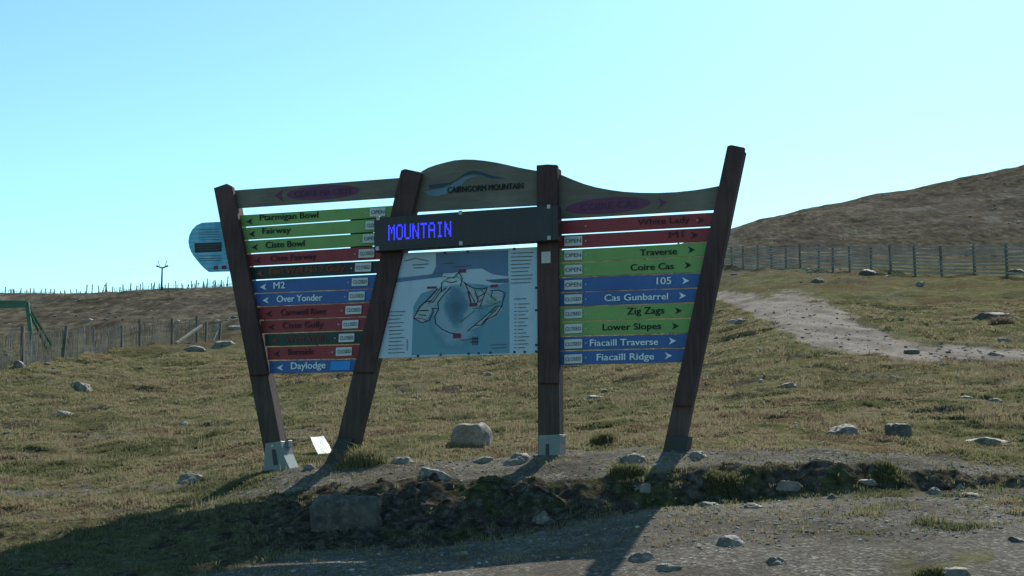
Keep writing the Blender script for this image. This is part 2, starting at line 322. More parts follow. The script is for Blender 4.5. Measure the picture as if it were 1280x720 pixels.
def build_ground():
    ti = np.linspace(-.43, .43, 600); to = .43 + np.cumsum(np.geomspace(.003, .22, 42))
    T = np.concatenate([-to[::-1], ti, to])
    D = np.concatenate([np.linspace(4, 12, 24)[:-1], np.linspace(12, 23, 300)[:-1], np.geomspace(23, 60, 200)[:-1], np.geomspace(60, 420, 190)[:-1], np.geomspace(420, 1500, 14)])
    tt, dd = np.meshgrid(T, D); X = (tt * dd).ravel(); Y = dd.ravel()
    f = fields(X, Y); nx, ny = len(T), len(D)
    V = np.stack([X, Y, f['z']], 1)
    idx = np.arange(nx * ny).reshape(ny, nx)
    q = np.stack([idx[:-1, :-1], idx[:-1, 1:], idx[1:, 1:], idx[1:, :-1]], -1).reshape(-1, 4)
    # carry the sheet on behind the camera as the level car park
    x0, x1 = V[0, 0], V[nx - 1, 0]; n0 = len(V)
    back = np.array([[x, y, f['z'][:nx].mean() - .0] for y in (-5, -120) for x in np.linspace(x0, x1, nx) * (1 if y == -5 else 14)])
    V = np.concatenate([V, back]); bi = n0 + np.arange(2 * nx).reshape(2, nx)
    rows = [bi[1], bi[0], idx[0]]
    for a, b in zip(rows[:-1], rows[1:]):
        q = np.concatenate([q, np.stack([a[:-1], a[1:], b[1:], b[:-1]], -1)])
    me = mesh_np('hillside_ground', V, q, 4); smooth(me)
    for k in ('gravel', 'peat', 'moor', 'path'):
        at = me.attributes.new(k, 'FLOAT', 'POINT'); arr = np.ones(len(V), np.float32) * (1 if k == 'gravel' else 0); arr[:n0] = f[k]
        at.data.foreach_set('value', arr)
    o = newobj('ground', me, None, [M['ground']])
    tag(o, 'rough turf and gravel hillside rising away from the roadside', None, None, 'structure')
build_ground()

# ------------------------------------------------------------------ the sign: everything measured on its own upright plane
YAW = math.radians(18); PD = Vector((math.cos(YAW), -math.sin(YAW), 0)); PN = Vector((-math.sin(YAW), -math.cos(YAW), 0))
P0 = Vector((.48, 18.0, 0))
def S(px, py, off=0):
    r = ray(px, py); q = P0 + PN * off
    return r * ((q.dot(PN)) / r.dot(PN))
gp = S(640, 575); ROOT = empty('ski_trail_sign', (gp.x, gp.y, H(gp.x, gp.y)),
    'wide timber ski trail sign with coloured name boards, map and blue LED display', 'sign')
RL = Vector(ROOT.location)
def face_up(vs):
    return vs
def prism(name, pts, off, thick, mat, parent, bevel=0, extra=None, side_mat=None):
    """plate: outline given where its front face shows, front at off, thickness backwards"""
    bm = bmesh.new()
    fr = [S(x, y, off) - RL for x, y in pts]; bk = [p - PN * thick for p in fr]
    a = [bm.verts.new(p) for p in fr]; b = [bm.verts.new(p) for p in bk]; n = len(a)
    bm.faces.new(a); bm.faces.new(b[::-1])
    for i in range(n):
        f = bm.faces.new((a[i], b[i], b[(i + 1) % n], a[(i + 1) % n]))
        if side_mat: f.material_index = 1
    bmesh.ops.recalc_face_normals(bm, faces=bm.faces)
    if bevel: bmesh.ops.bevel(bm, geom=list(bm.edges), offset=bevel, segments=1, affect='EDGES')
    me = bpy.data.meshes.new(name); bm.to_mesh(me); bm.free()
    return newobj(name, me, parent, [mat] + ([side_mat] if side_mat else []))
def flat(name, polys, off, mat, parent):
    """flat print lying on a plate"""
    bm = bmesh.new()
    for pts in polys:
        f = bm.faces.new([bm.verts.new(S(x, y, off) - RL) for x, y in pts])
    bmesh.ops.recalc_face_normals(bm, faces=bm.faces)
    for f in bm.faces:
        if f.normal.dot(PN) < 0: f.normal_flip()
    bmesh.ops.triangulate(bm, faces=[f for f in bm.faces if len(f.verts) > 4])
    me = bpy.data.meshes.new(name); bm.to_mesh(me); bm.free()
    o = newobj(name, me, parent, [mat])
    if len(polys) > 3 and name != 'lettering': o['kind'] = 'stuff'
    return o
def strokes(lines, w):
    out = []
    for ln in lines:
        for (x0, y0), (x1, y1) in zip(ln[:-1], ln[1:]):
            dx, dy = x1 - x0, y1 - y0; L = math.hypot(dx, dy) or 1; nx, ny = -dy / L * w / 2, dx / L * w / 2
            ex, ey = dx / L * w * .3, dy / L * w * .3
            out.append([(x0 + nx - ex, y0 + ny - ey), (x1 + nx + ex, y1 + ny + ey), (x1 - nx + ex, y1 - ny + ey), (x0 - nx - ex, y0 - ny - ey)])
    return out
def screws(parent, pts, off):
    for x, y in pts: prism('screw', [(x - .75, y - .75), (x + .75, y - .8), (x + .75, y + .75), (x - .75, y + .8)], off, .007, M['clip'], parent)
_tc = {}
def text_mesh(s):
    k = s
    if k not in _tc:
        cu = bpy.data.curves.new('lettering', 'FONT'); cu.body = s; cu.size = 1; cu.resolution_u = 3; cu.fill_mode = 'FRONT'
        o = bpy.data.objects.new('lettering', cu); COL.objects.link(o)
        dg = bpy.context.evaluated_depsgraph_get(); me = bpy.data.meshes.new_from_object(o.evaluated_get(dg), depsgraph=dg)
        bpy.data.objects.remove(o); bpy.data.curves.remove(cu)
        co = np.array([v.co[:] for v in me.vertices]); fc = [tuple(p.vertices) for p in me.polygons]; bpy.data.meshes.remove(me)
        _tc[k] = (co, fc)
    return _tc[k]
def letter(s, x0, y0, x1, y1, cap, off, mat, parent, bold=.022):
    """lettering from (x0,y0) to (x1,y1) along its baseline, cap height in photograph pixels"""
    co, fc = text_mesh(s); a, b = co[:, 0].min(), co[:, 0].max()
    capm = text_mesh('H')[0][:, 1].max(); sc = cap / capm
    vs_, fs = [], []
    for k, (sx, sy) in enumerate(((0, 0), (bold, 0), (-bold, 0), (0, bold * .7))):   # thickened strokes, each copy a hair prouder
        n0 = len(vs_)
        for c in co:
            q = (c[0] - a) / (b - a); h = (c[1] + sy) * sc
            vs_.append(S(x0 + (x1 - x0) * q + sx * sc, y0 + (y1 - y0) * q - h, off + .0012 * k) - RL)
        fs += [tuple(i + n0 for i in f) for f in fc]
    me = bpy.data.meshes.new('lettering'); me.from_pydata(vs_, [], fs)
    me.update()
    if len(me.polygons) and me.polygons[0].normal.dot(PN) < 0: me.flip_normals()
    return newobj('lettering', me, parent, [mat])

# --- posts: a core to the ground, a cladding plank before and behind, a steel shoe at the foot
def lerp(a, b, t): return (a[0] + (b[0] - a[0]) * t, a[1] + (b[1] - a[1]) * t)
def post(label, tl, tr, bl, br, clad_end, top_notch, grow=1.0, foot_y=40):
    """tl..br: front outline of the cladding line, extended to the foot"""
    core = prism('post', [lerp(tl, bl, .012), lerp(tr, br, .008), br, bl], .05, .20, M['timber_side'], ROOT, .006)
    core['label'] = label
    prism('front_plank', [tl, top_notch, tr, lerp(tr, br, clad_end), lerp(tl, bl, clad_end)], .125, .073, M['timber'], core, .006)
    w = tr[0] - tl[0]
    prism('rear_plank', [lerp(tl, bl, .004), lerp(tr, br, .006), lerp(tr, br, clad_end * .97), lerp(tl, bl, clad_end * .97)], -.152, .07, M['timber'], core, .006)
    return core
# clad_end is the share of the post height covered by the planks
pA = post('leftmost post leaning out to the left', (267, 235), (290, 233), (335, 592), (358, 592), .655, (283, 229.5))
pB = post('second post leaning to the right under the display', (501, 213), (527, 215.5), (411, 592), (436, 592), .665, (506, 211))
pC = post('upright third post', (670.5, 206.5), (696.5, 206), (672.5, 580), (699.5, 580), .73, (684, 205.3))
pD = post('tallest post leaning out to the right', (909, 182.5), (931, 184.5), (826, 576), (850, 576), .825, (914, 181))
# steel shoes
def shoe(pts, off, th, mat, parent, slots, slotoff=.004):
    s = prism('base_bracket', pts, off, th, mat, parent, .004)
    for q in slots: prism('slot', q, off + slotoff, .008, M['case'], s)
    return s
sA = shoe([(331.5, 554), (351, 551.5), (354, 568), (362, 586), (364, 593), (326, 594), (330, 580)], .085, .30, M['steel'], ROOT, [[(339.5, 562), (344.5, 561.5), (347.5, 581), (342, 582)]])
prism('bolt', [(338.5, 556.2), (341.5, 556), (341.7, 558.6), (338.7, 558.8)], .10, .016, M['clip'], sA)
prism('lug', [(353, 551), (360.5, 550.5), (361, 559), (354, 559.5)], -.05, .12, M['steel'], sA, .003)
sB = shoe([(421, 549), (441, 548), (425, 588), (401, 588)], .085, .30, M['darksteel'], ROOT, [])
sC = shoe([(673, 544), (699.5, 543), (700, 569), (673, 570)], .085, .28, M['steel'], ROOT, [[(682, 555), (686.5, 554.8), (686.5, 569), (682, 569)]])
prism('lug', [(698, 545), (703, 544.8), (703, 553), (698, 553.3)], -.03, .12, M['steel'], sC, .003)
sD = shoe([(834, 546), (861, 545), (856, 572), (827, 573)], .08, .28, M['darksteel'], ROOT, [])

# --- header boards
def ellipse(cx, cy, rx, ry, slope, n=40):
    return [(cx + rx * math.cos(a), cy + ry * math.sin(a) + slope * rx * math.cos(a)) for a in [2 * math.pi * i / n for i in range(n)]]
def arrow_left(cx, cy, s):  return [(cx - s, cy + .06 * s), (cx + s * .95, cy - s), (cx + s * .35, cy), (cx + s * .95, cy + s * .95)]
def arrow_right(cx, cy, s): return [(cx + s, cy - .06 * s), (cx - s * .95, cy + s * .95), (cx - s * .35, cy), (cx - s * .95, cy - s)]
h1 = prism('header_board', [(291, 238), (510, 221.5), (505, 246), (297, 260)], 0, .04, M['header'], ROOT, .004); h1['label'] = 'left header board with a purple ellipse and arrow'
flat('ellipse', [ellipse(404, 240.5, 46, 9, -.065)], .004, M['purple'], h1)
letter('COIRE NA CISTE', 368, 246.5, 440, 241.8, 7, .008, M['darkpurple'], h1)
flat('arrow', [[(342.5, 244.5), (354, 236.5), (351.5, 244), (354.5, 252.5)]], .004, M['purple'], h1)
crown = [(518, 222), (527, 214), (535, 209.5), (545, 206), (556, 203), (568, 200.3), (580, 199.2), (592, 199.4), (606, 200.8), (620, 203), (634, 206), (648, 209.2), (660, 211.5), (672, 213.5)]
h2 = prism('header_board', crown + [(672, 256.5), (515, 265)], 0, .04, M['header'], ROOT, .004); h2['label'] = 'arched central header board with the resort logo'
cq = lambda pts, s=8.533, ox=525, oy=195: [(ox + x / s, oy + y / s) for x, y in pts]
flat('logo_swoosh', [cq([(100, 310), (250, 290), (330, 280), (420, 230), (500, 170), (570, 155), (650, 168), (760, 208), (930, 240), (760, 238), (650, 200), (560, 192), (480, 208), (400, 252), (320, 302), (220, 338), (100, 350)])], .004, M['teal'], h2)
flat('logo_swoosh', [cq([(30, 375), (110, 368), (220, 350), (330, 315), (400, 265), (480, 220), (560, 207), (620, 210), (560, 226), (500, 256), (440, 310), (345, 360), (280, 408), (190, 430), (90, 420)])], .007, M['paleblue'], h2)
letter('CAIRNGORM MOUNTAIN', 559.5, 241.3, 654, 235.6, 7.2, .010, M['ink'], h2, .04)
sweep = [(694, 216.5), (703, 219), (716, 224.5), (730, 229.8), (745, 234), (762, 237.2), (780, 239.6), (800, 240.8), (822, 241), (845, 240), (868, 237.6), (885, 235), (912, 229.6)]
h3 = prism('header_board', sweep + [(903, 261.6), (694, 273.8)], 0, .04, M['header'], ROOT, .004); h3['label'] = 'right header board dipping in the middle, with a purple ellipse and arrow'
flat('ellipse', [ellipse(760, 257, 53, 10, -.075)], .004, M['purple'], h3)
letter('COIRE CAS', 725, 263.6, 797, 258.4, 8.4, .008, M['darkpurple'], h3)
flat('arrow', [[(833.5, 252.5), (821, 262), (826, 254.5), (822.5, 247.5)]], .004, M['purple'], h3)

# --- name boards
def yl(x, a, b): return a[1] + (b[1] - a[1]) * (x - a[0]) / (b[0] - a[0])
# each line: (left point, right point) of the gap below the board
Ltop = ((299, 269.2), (480, 257.8))
Lg = [((304, 284), (437, 275.2)), ((309, 300.2), (437, 292.4)), ((312, 317), (437, 309.3)), ((315.5, 333), (473, 325)), ((319, 350), (469, 342.2)),
      ((320.4, 366.7), (462, 361)), ((323, 383.3), (459, 378)), ((327, 400.2), (455, 396)), ((331, 417), (450, 413)), ((333, 433.3), (446, 430.4)), ((337, 450.4), (442, 448.6)), ((338, 467.6), (439.5, 465.8))]
LB = [('green', 'Ptarmigan Bowl', 324.6, 275.6, 397.7, 272.0, 7.4, 'ink', 312), ('green', 'Fairway', 328, 292.4, 363, 290.6, 7.2, 'ink', 315), ('green', 'Ciste Bowl', 332, 310, 380.5, 307.6, 7.4, 'ink', 318.5),
      ('red', 'Ciste Fairway', 338, 326.5, 395, 323.3, 7, 'darkredink', 322), ('black', 'East Wall No.2 Gully', 337, 342.6, 431, 338.2, 7.2, 'orangeink', 325), ('blue', 'M2', 342, 361, 356, 360.3, 8, 'whiteink', 329),
      ('blue', 'Over Yonder', 346, 377.8, 402.7, 375.6, 8, 'whiteink', 332), ('red', 'Carnwell River', 351, 394.4, 408, 392.6, 7.6, 'darkredink', 336), ('red', 'Ciste Gully', 353, 410.6, 404, 409, 7.6, 'darkredink', 339),
      ('darkgreen', 'West Wall', 357, 427.6, 404, 426.2, 7.6, 'redink', 343), ('red', 'Burnside', 360, 443.6, 392, 442.8, 7.6, 'darkredink', 346), ('blue', 'Daylodge', 363.8, 461.6, 406.7, 460.2, 8.2, 'whiteink', 350)]
plL = [(462.5, 482, 259.5, 270.5, 'OPEN'), (457, 476, 276, 287, 'CLOSED'), (453.6, 473, 292.5, 303.5, 'OPEN'), (448.5, 468, 311.3, 322, 'CLOSED'), (444, 464, 328.6, 339.6, 'CLOSED'), (440, 460, 347.3, 357.3, 'CLOSED'),
       (436, 456, 364.6, 375.2, 'CLOSED'), (432, 452, 382.2, 392.6, 'CLOSED'), (428, 448, 400.2, 410.6, 'CLOSED'), (423.5, 443, 417, 427.6, 'CLOSED'), (420, 440, 434, 444.8, 'CLOSED')]
G = .8
prev = Ltop; prev_first = True
lineR = lambda y: 510 - (y - 213) * .2375                 # where the boards end behind the second post
for i, ((col, s, x0, y0, x1, y1, cap, ink, ax), g) in enumerate(zip(LB, Lg)):
    up = 0 if i == 0 else G
    yc = (prev[0][1] + g[0][1]) / 2; xl = 293 + (yc - 260) * .222; xr = lineR(yc) + 2
    dl, dr = random.uniform(-1, 1.0), random.uniform(-2, 1)
    b = prism('name_board', [(xl + dl, yl(xl, *prev) + up), (xr + dr, yl(xr, *prev) + up), (xr + dr, yl(xr, *g) - G), (xl + dl + 1, yl(xl, *g) - G)], random.uniform(-.004, .003), .032, M[col], ROOT, .003)
    b['label'] = {'darkgreen': 'dark green', }.get(col, col) + ' board reading ' + s
    letter(s, x0, y0, x1, y1, cap, .008, M[ink], b, .024 if ink != 'darkredink' else .012)
    ac = (yl(ax, *prev) + yl(ax, *g)) / 2 + .8
    screws(b, [(x_, (yl(x_, *prev) + yl(x_, *g)) / 2) for x_ in (xl + 13, plL[min(i, 10)][0] - 5)], .007)
    flat('arrow', [arrow_left(ax, ac, 4.2)], .008, M[ink], b)
    if s == 'Daylodge': flat('blue_tab', [[(414, 451.8), (438.5, 451), (437, 462.4), (412.5, 463.2)]], .008, M['tab'], b)
    if i < len(plL):
        a, c, y2, y3, w = plL[i]
        p = prism('status_plate', [(a, y2 + .4), (c, y2 - .4), (c - .6, y3 - .4), (a - .6, y3 + .4)], .020, .012, M['white'], ROOT, .002)
        m = (y2 + y3) / 2
        letter(w, a + 1.5, m + 2.7, c - 1.7, m + 1.9, 4.6, .0235, M['greyink'], p, .015)
    prev = g
Rtop = ((702, 275), (888.6, 265))
Rg = [((702, 293.3), (885, 283.8)), ((702, 311.7), (880, 302.5)), ((702, 328.7), (876, 320.5)), ((702, 347), (872, 341)), ((702, 365.7), (868, 360)), ((702, 383.7), (864, 378.3)), ((702, 402.4), (861, 397.6)),
      ((702, 420.4), (856, 416.8)), ((702, 438.6), (852, 435)), ((702, 457), (848, 453.6))]
RB = [('red', 'White Lady', 797, 281.5, 862, 278, 7.4, 'darkredink', 876, None), ('red', 'M1', 836, 297.5, 854, 296.5, 7.6, 'darkredink', 868, (295.2, 307.2, 'OPEN')), ('green', 'Traverse', 800, 319.6, 846, 317.6, 7.6, 'ink', 864.2, (313.2, 325, 'OPEN')),
      ('green', 'Coire Cas', 788.3, 338.3, 842, 336.2, 7.8, 'ink', 860, (331.3, 343, 'OPEN')), ('blue', '105', 821, 355.6, 839, 355, 8.6, 'whiteink', 857, (350, 361.8, 'OPEN')), ('blue', 'Cas Gunbarrel', 755.7, 376.4, 835, 374.2, 8, 'whiteink', 853, (368, 379.8, 'CLOSED')),
      ('green', 'Zig Zags', 784, 393.2, 830, 391.8, 8.4, 'ink', 848, (386.4, 397.8, 'CLOSED')), ('green', 'Lower Slopes', 753.3, 413, 826, 411.2, 7.8, 'ink', 844, (405, 416.6, 'CLOSED')), ('blue', 'Fiacaill Traverse', 737.5, 432.6, 822.5, 431, 8, 'whiteink', 840.5, (424, 435.6, 'CLOSED')),
      ('blue', 'Fiacaill Ridge', 746, 450.6, 817.5, 449.2, 8, 'whiteink', 835.5, (443, 454.2, 'CLOSED'))]
prev = Rtop
for i, ((col, s, x0, y0, x1, y1, cap, ink, ax, pl), g) in enumerate(zip(RB, Rg)):
    yc = (prev[0][1] + g[0][1]) / 2; xl = 697.5; xr = 915 - (yc - 200) * .2105
    up = G
    b = prism('name_board', [(xl, yl(xl, *prev) + up), (xr, yl(xr, *prev) + up), (xr - 2, yl(xr, *g) - G), (xl, yl(xl, *g) - G)], random.uniform(-.004, .003), .032, M[col], ROOT, .003)
    b['label'] = col + ' board reading ' + s
    letter(s, x0, y0, x1, y1, cap, .008, M[ink], b, .024 if ink != 'darkredink' else .012)
    screws(b, [(x_, (yl(x_, *prev) + yl(x_, *g)) / 2) for x_ in (732, xr - 26)], .007)
    flat('arrow', [arrow_right(ax, (yl(ax, *prev) + yl(ax, *g)) / 2 + .2, 4.6)], .008, M[ink], b)
    if pl:
        y2, y3, w = pl; a, c = 705.3, 727.6
        p = prism('status_plate', [(a, y2 + .5), (c, y2 - .5), (c, y3 - .5), (a, y3 + .5)], .020, .012, M['white'], ROOT, .002); m = (y2 + y3) / 2
        letter(w, a + 1.4, m + 2.9, c - 1.4, m + 1.9, 5.2 if w == 'OPEN' else 4.6, .0235, M['greyink'], p, .015)
    prev = g
# battens that hold the boards at the back
prism('batten', [(438, 263), (468, 261), (464, 318), (438, 319)], -.05, .03, M['case'], ROOT)
for (a, b_) in (((318, 262), (346, 467)), ((703.5, 268), (703.5, 456))):
    pass

# --- LED display
led = prism('led_display', [(467.3, 272.2), (697, 256.2), (697.5, 300), (467.6, 314.4)], .30, .17, M['case'], ROOT, .008)
led['label'] = 'black LED display board showing MOUNTAIN in blue'
prism('display_screen', [(472, 276), (690, 261.2), (690.5, 296.3), (472.3, 309.6)], .304, .012, M['case'], led)
for x, y in ((472.3, 272.9), (575, 265.8), (685.5, 258.3), (471.5, 310.5), (575.8, 304), (686, 297.2)):
    prism('corner_clip', [(x - 2, y - 2.4), (x + 2, y - 2.6), (x + 2, y + 2.4), (x - 2, y + 2.6)], .318, .03, M['clip'], led, .003)
FONT = {'M': ('10001', '11011', '10101', '10101', '10001', '10001', '10001'), 'O': ('01110', '10001', '10001', '10001', '10001', '10001', '01110'), 'U': ('10001', '10001', '10001', '10001', '10001', '10001', '01110'),
        'N': ('10001', '11001', '11001', '10101', '10011', '10011', '10001'), 'T': ('11111', '00100', '00100', '00100', '00100', '00100', '00100'), 'A': ('01110', '10001', '10001', '11111', '10001', '10001', '10001'), 'I': ('01110', '00100', '00100', '00100', '00100', '00100', '01110')}
polys = []; x0, x1 = 485.3, 564.0
for ci, ch in enumerate('MOUNTAIN'):
    for r in range(7):
        for c in range(5):
            if FONT[ch][r][c] == '1':
                ca, cb = ci * 6 + c, ci * 6 + c + 1
                def P(cx, ry):
                    q = cx / 47; return (x0 + (x1 - x0) * q, 281.2 - 4.9 * q + (19.6 - .2 * q) * ry / 7)
                polys.append([P(ca + .06, r + .06), P(cb - .06, r + .06), P(cb - .06, r + .94), P(ca + .06, r + .94)])
flat('lettering', polys, .309, M['led'], led)

# --- trail map
mp = prism('map_panel', [(499.5, 316.6), (671.5, 308.6), (672, 442), (469.5, 448)], .075, .02, M['mapwhite'], ROOT, .002)
mp['label'] = 'pale blue trail map panel with slanting left edge'
mq = lambda pts: [(460 + x / 4.5, 300 + y / 4.5) for x, y in pts]
t = NT('map_print_corrie', .35, .4); mc = S(*mq([(495, 375)])[0], .08) - RL; mr = (S(*mq([(585, 375)])[0], .08) - RL - mc).length; mh = (S(*mq([(495, 515)])[0], .08) - RL - mc).length
cx = t.n('ShaderNodeTexCoord'); m1 = t.n('ShaderNodeMapping', vector_type='TEXTURE'); m1.inputs['Location'].default_value = mc; m1.inputs['Rotation'].default_value = (0, 0, -YAW); m1.inputs['Scale'].default_value = (mr, 1, mh)
t.l(cx.outputs['Object'], m1.inputs['Vector']); ds = t.n('ShaderNodeVectorMath', operation='LENGTH'); t.l(m1.outputs[0], ds.inputs[0])
ad = t.n('ShaderNodeMath', operation='MULTIPLY_ADD'); nn = t.noise(5, 6, .65); t.l(nn, ad.inputs[0]); ad.inputs[1].default_value = 1.1; t.l(ds.outputs['Value'], ad.inputs[2])
sc_ = t.n('ShaderNodeMath', operation='MULTIPLY'); t.l(ad.outputs[0], sc_.inputs[0]); sc_.inputs[1].default_value = .4
t.base(t.ramp(sc_.outputs[0], [(.28, (.022, .075, .14, 1)), (.46, (.05, .15, .23, 1)), (.58, (.19, .30, .37, 1)), (.74, (.16, .28, .36, 1)), (.88, (.055, .18, .26, 1)), (1, (.08, .22, .30, 1))])); M['mapblue'] = t.m
flat('picture', [mq([(382, 74), (788, 56), (788, 205), (700, 192), (640, 160), (560, 165), (480, 185), (360, 192), (382, 150)]), mq([(152, 215), (360, 192), (420, 185), (420, 207), (262, 226), (148, 240)])], .079, M['mapsky'], mp)
flat('picture', [mq([(255, 372), (300, 300), (420, 262), (560, 240), (700, 258), (793, 240), (795, 636), (245, 648)])], .079, M['mapblue'], mp)
flat('picture', [mq([(660, 225), (790, 215), (790, 240), (700, 240)])], .082, M['mapdeep'], mp)
flat('picture', [mq([(258, 440), (300, 380), (380, 300), (450, 262), (440, 310), (380, 360), (330, 450), (300, 465)]), mq([(560, 510), (640, 440), (750, 370), (755, 390), (700, 440), (620, 490)]), mq([(545, 250), (620, 290), (680, 270), (760, 290), (750, 340), (690, 360), (610, 370), (575, 340)])], .082, M['mapsnow'], mp)
tr = [[(330, 345), (365, 350), (400, 300), (440, 268)], [(300, 398), (340, 396)], [(285, 420), (325, 424)], [(570, 290), (600, 350)], [(640, 285), (655, 300), (620, 320)], [(700, 290), (690, 320), (720, 340)], [(640, 470), (690, 420), (720, 395)], [(600, 480), (640, 478), (668, 450)], [(480, 215), (510, 180), (530, 215), (520, 260)], [(440, 232), (470, 240), (500, 230)], [(415, 240), (412, 290), (440, 270)], [(465, 265), (420, 315), (392, 352), (396, 390), (375, 430), (380, 470), (415, 502), (460, 522), (520, 530)], [(390, 275), (340, 330), (290, 375), (258, 440), (302, 465), (345, 452), (368, 400), (360, 385), (395, 385)], [(545, 240), (565, 290), (578, 345), (580, 370)],
      [(540, 240), (590, 270), (640, 275), (670, 268), (650, 320), (630, 375)], [(560, 512), (620, 462), (665, 425), (720, 372), (752, 372), (720, 420), (665, 450)], [(752, 372), (762, 330), (772, 298), (735, 282), (690, 285)], [(600, 280), (620, 330), (612, 360)], [(590, 590), (590, 545)], [(602, 590), (602, 545)], [(614, 590), (614, 545)], [(575, 556), (622, 552)], [(575, 575), (622, 572)]]
flat('trail_lines', strokes([mq(l) for l in tr], 1.05), .085, M['mapline'], mp)
flat('trail_lines', strokes([mq(l) for l in [[(340, 360), (380, 310), (410, 265)], [(265, 440), (300, 440), (330, 452)], [(600, 300), (625, 350), (640, 330)], [(560, 290), (575, 350)], [(690, 410), (730, 380)], [(580, 372), (615, 362)], [(310, 355), (350, 340)], [(555, 270), (600, 345)], [(270, 400), (320, 395)]]], .9), .085, M['mapred'], mp)
flat('trail_lines', strokes([mq(l) for l in [[(410, 285), (415, 240), (450, 215), (500, 205), (525, 225), (545, 240)], [(590, 385), (640, 382), (700, 365), (740, 345)], [(665, 345), (725, 340)], [(668, 355), (722, 352)], [(520, 460), (560, 430), (600, 395)], [(670, 300), (720, 330)], [(425, 205), (470, 212)]]], .9), .085, M['mapgreen'], mp)
flat('caption', [mq([(512, 165), (550, 163), (550, 182), (512, 184)]), mq([(570, 355), (612, 352), (612, 372), (570, 374)]), mq([(478, 526), (522, 525), (522, 552), (478, 553)]), mq([(688, 252), (730, 249), (730, 264), (688, 267)]), mq([(332, 262), (385, 260), (385, 272), (332, 274)])], .088, M['mapred'], mp)
cap_lines = [[(805, 74 + k * 21), (930 - (k * 37) % 31, 70 + k * 21)] for k in range(9)] + [[(820, 332), (890, 329)]] + [[(845, 360 + k * 20.5), (905 - (k * 53) % 34, 358 + k * 20.5)] for k in range(13)] + [[(822, 360 + k * 20.5), (834, 359.6 + k * 20.5)] for k in range(13)] \
    + [[(130 - k * 1.5, 404 + k * 21), (208 - (k * 41) % 28, 401 + k * 21)] for k in range(12)] + [[(116, 405 + k * 21), (124, 404.6 + k * 21)] for k in range(12)] + [[(205, 118), (265, 102), (340, 118)], [(250, 140), (340, 134)], [(258, 157), (315, 154)], [(420, 132), (480, 128)], [(485, 150), (580, 143)], [(690, 590), (775, 586)], [(695, 608), (770, 604)], [(520, 563), (570, 560)], [(220, 560), (220, 620)]]
flat('legend_lines', strokes([mq(l) for l in cap_lines], .85), .088, M['mapgrey'], mp)
for x, y in ((280, 651), (408, 645), (564, 639), (622, 637), (688, 634), (823, 630), (880, 629), (945, 627), (945, 590), (945, 395), (946, 268), (432, 72), (560, 64), (822, 49)):
    q = mq([(x - 6, y - 6), (x + 6, y - 6), (x + 6, y + 6), (x - 6, y + 6)])
    prism('fixing_screw', q, .085, .012, M['case'], mp)
prism('small_plate', [(676.7, 314.8), (688, 314.2), (688, 328.6), (676.7, 329.2)], .14, .016, M['clip'], ROOT, .002)['label'] = 'small pale square plate on the upright post'

# --- rounded blue panel on the left post
rp = [(276.5, 277), (252.5, 278.3), (245.5, 281.5), (240, 287), (236.5, 294), (235.2, 302), (236.5, 309.5), (239, 315.5), (243, 321.5), (249, 329), (254.5, 335), (260.5, 339.8), (290, 339), (290, 300)]
ip = prism('side_panel', rp, -.16, .03, M['info'], ROOT, .003); ip['label'] = 'rounded blue information panel behind the leftmost post'
flat('dark_picture', [[(243, 304), (277, 302.7), (277, 314.6), (243.5, 316)]], -.156, M['black'], ip)
flat('print_lines', strokes([[(247, 306.5), (273, 305.5)], [(247, 309.5), (270, 308.6)], [(247, 312.5), (273, 311.6)]], .8), -.153, M['mapgrey'], ip)
flat('print_lines', strokes([[(249, 287 + k * 3.2), (274, 286.4 + k * 3.2)] for k in range(5)] + [[(249, 320 + k * 3), (276, 319.6 + k * 3)] for k in range(3)], .7), -.156, M['mapgrey'], ip)
flat('red_patches', [[(267, 332.5), (272, 332.2), (272, 336.5), (267, 336.8)], [(277, 332), (283, 331.7), (283, 336.2), (277, 336.5)]], -.155, M['mapred'], ip)
prism('panel_bracket', [(262, 300), (296, 298), (296, 301), (262, 303)], -.191, .03, M['darksteel'], ip)

# ------------------------------------------------------------------ rocks
def ico(sub):
    bm = bmesh.new(); bmesh.ops.create_icosphere(bm, subdivisions=sub, radius=1)
    V = np.array([v.co[:] for v in bm.verts]); Fc = np.array([[v.index for v in f.verts] for f in bm.faces]); bm.free(); return V, Fc
ICO3, ICO2, ICO1 = ico(4), ico(2), ico(1)
def rock_shape(kind, seed):
    r = np.random.default_rng(seed)
    if kind == 'block':
        V, Fc = ICO3; p = 6.0; n = (np.abs(V) ** p).sum(1) ** (-1 / p); V = V * n[:, None] * .95; cuts = 9; lim = (.88, 1.08); amp = .08
    elif kind == 'slab':
        V, Fc = ICO3; p = 3.5; n = (np.abs(V) ** p).sum(1) ** (-1 / p); V = V * n[:, None]; cuts = 12; lim = (.62, .98); amp = .12
    else:
        V, Fc = ICO3; V = V.copy(); cuts = 14; lim = (.6, .95); amp = .12
    for _ in range(cuts):
        n = r.normal(size=3); n[2] = abs(n[2]) * .7; n /= np.linalg.norm(n); c = r.uniform(*lim) * (1.25 if kind == 'block' else 1)
        dd = V @ n; V = V - np.maximum(dd - c, 0)[:, None] * n * .92
    o = r.uniform(0, 50, 3)
    ns = np.array([mnoise.fractal(Vector(v * 2.2 + o), .85, 2.1, 6) for v in V])
    ln = np.linalg.norm(V, axis=1, keepdims=True); V = V + V / ln * (ns * amp * 1.4)[:, None]
    return V, Fc
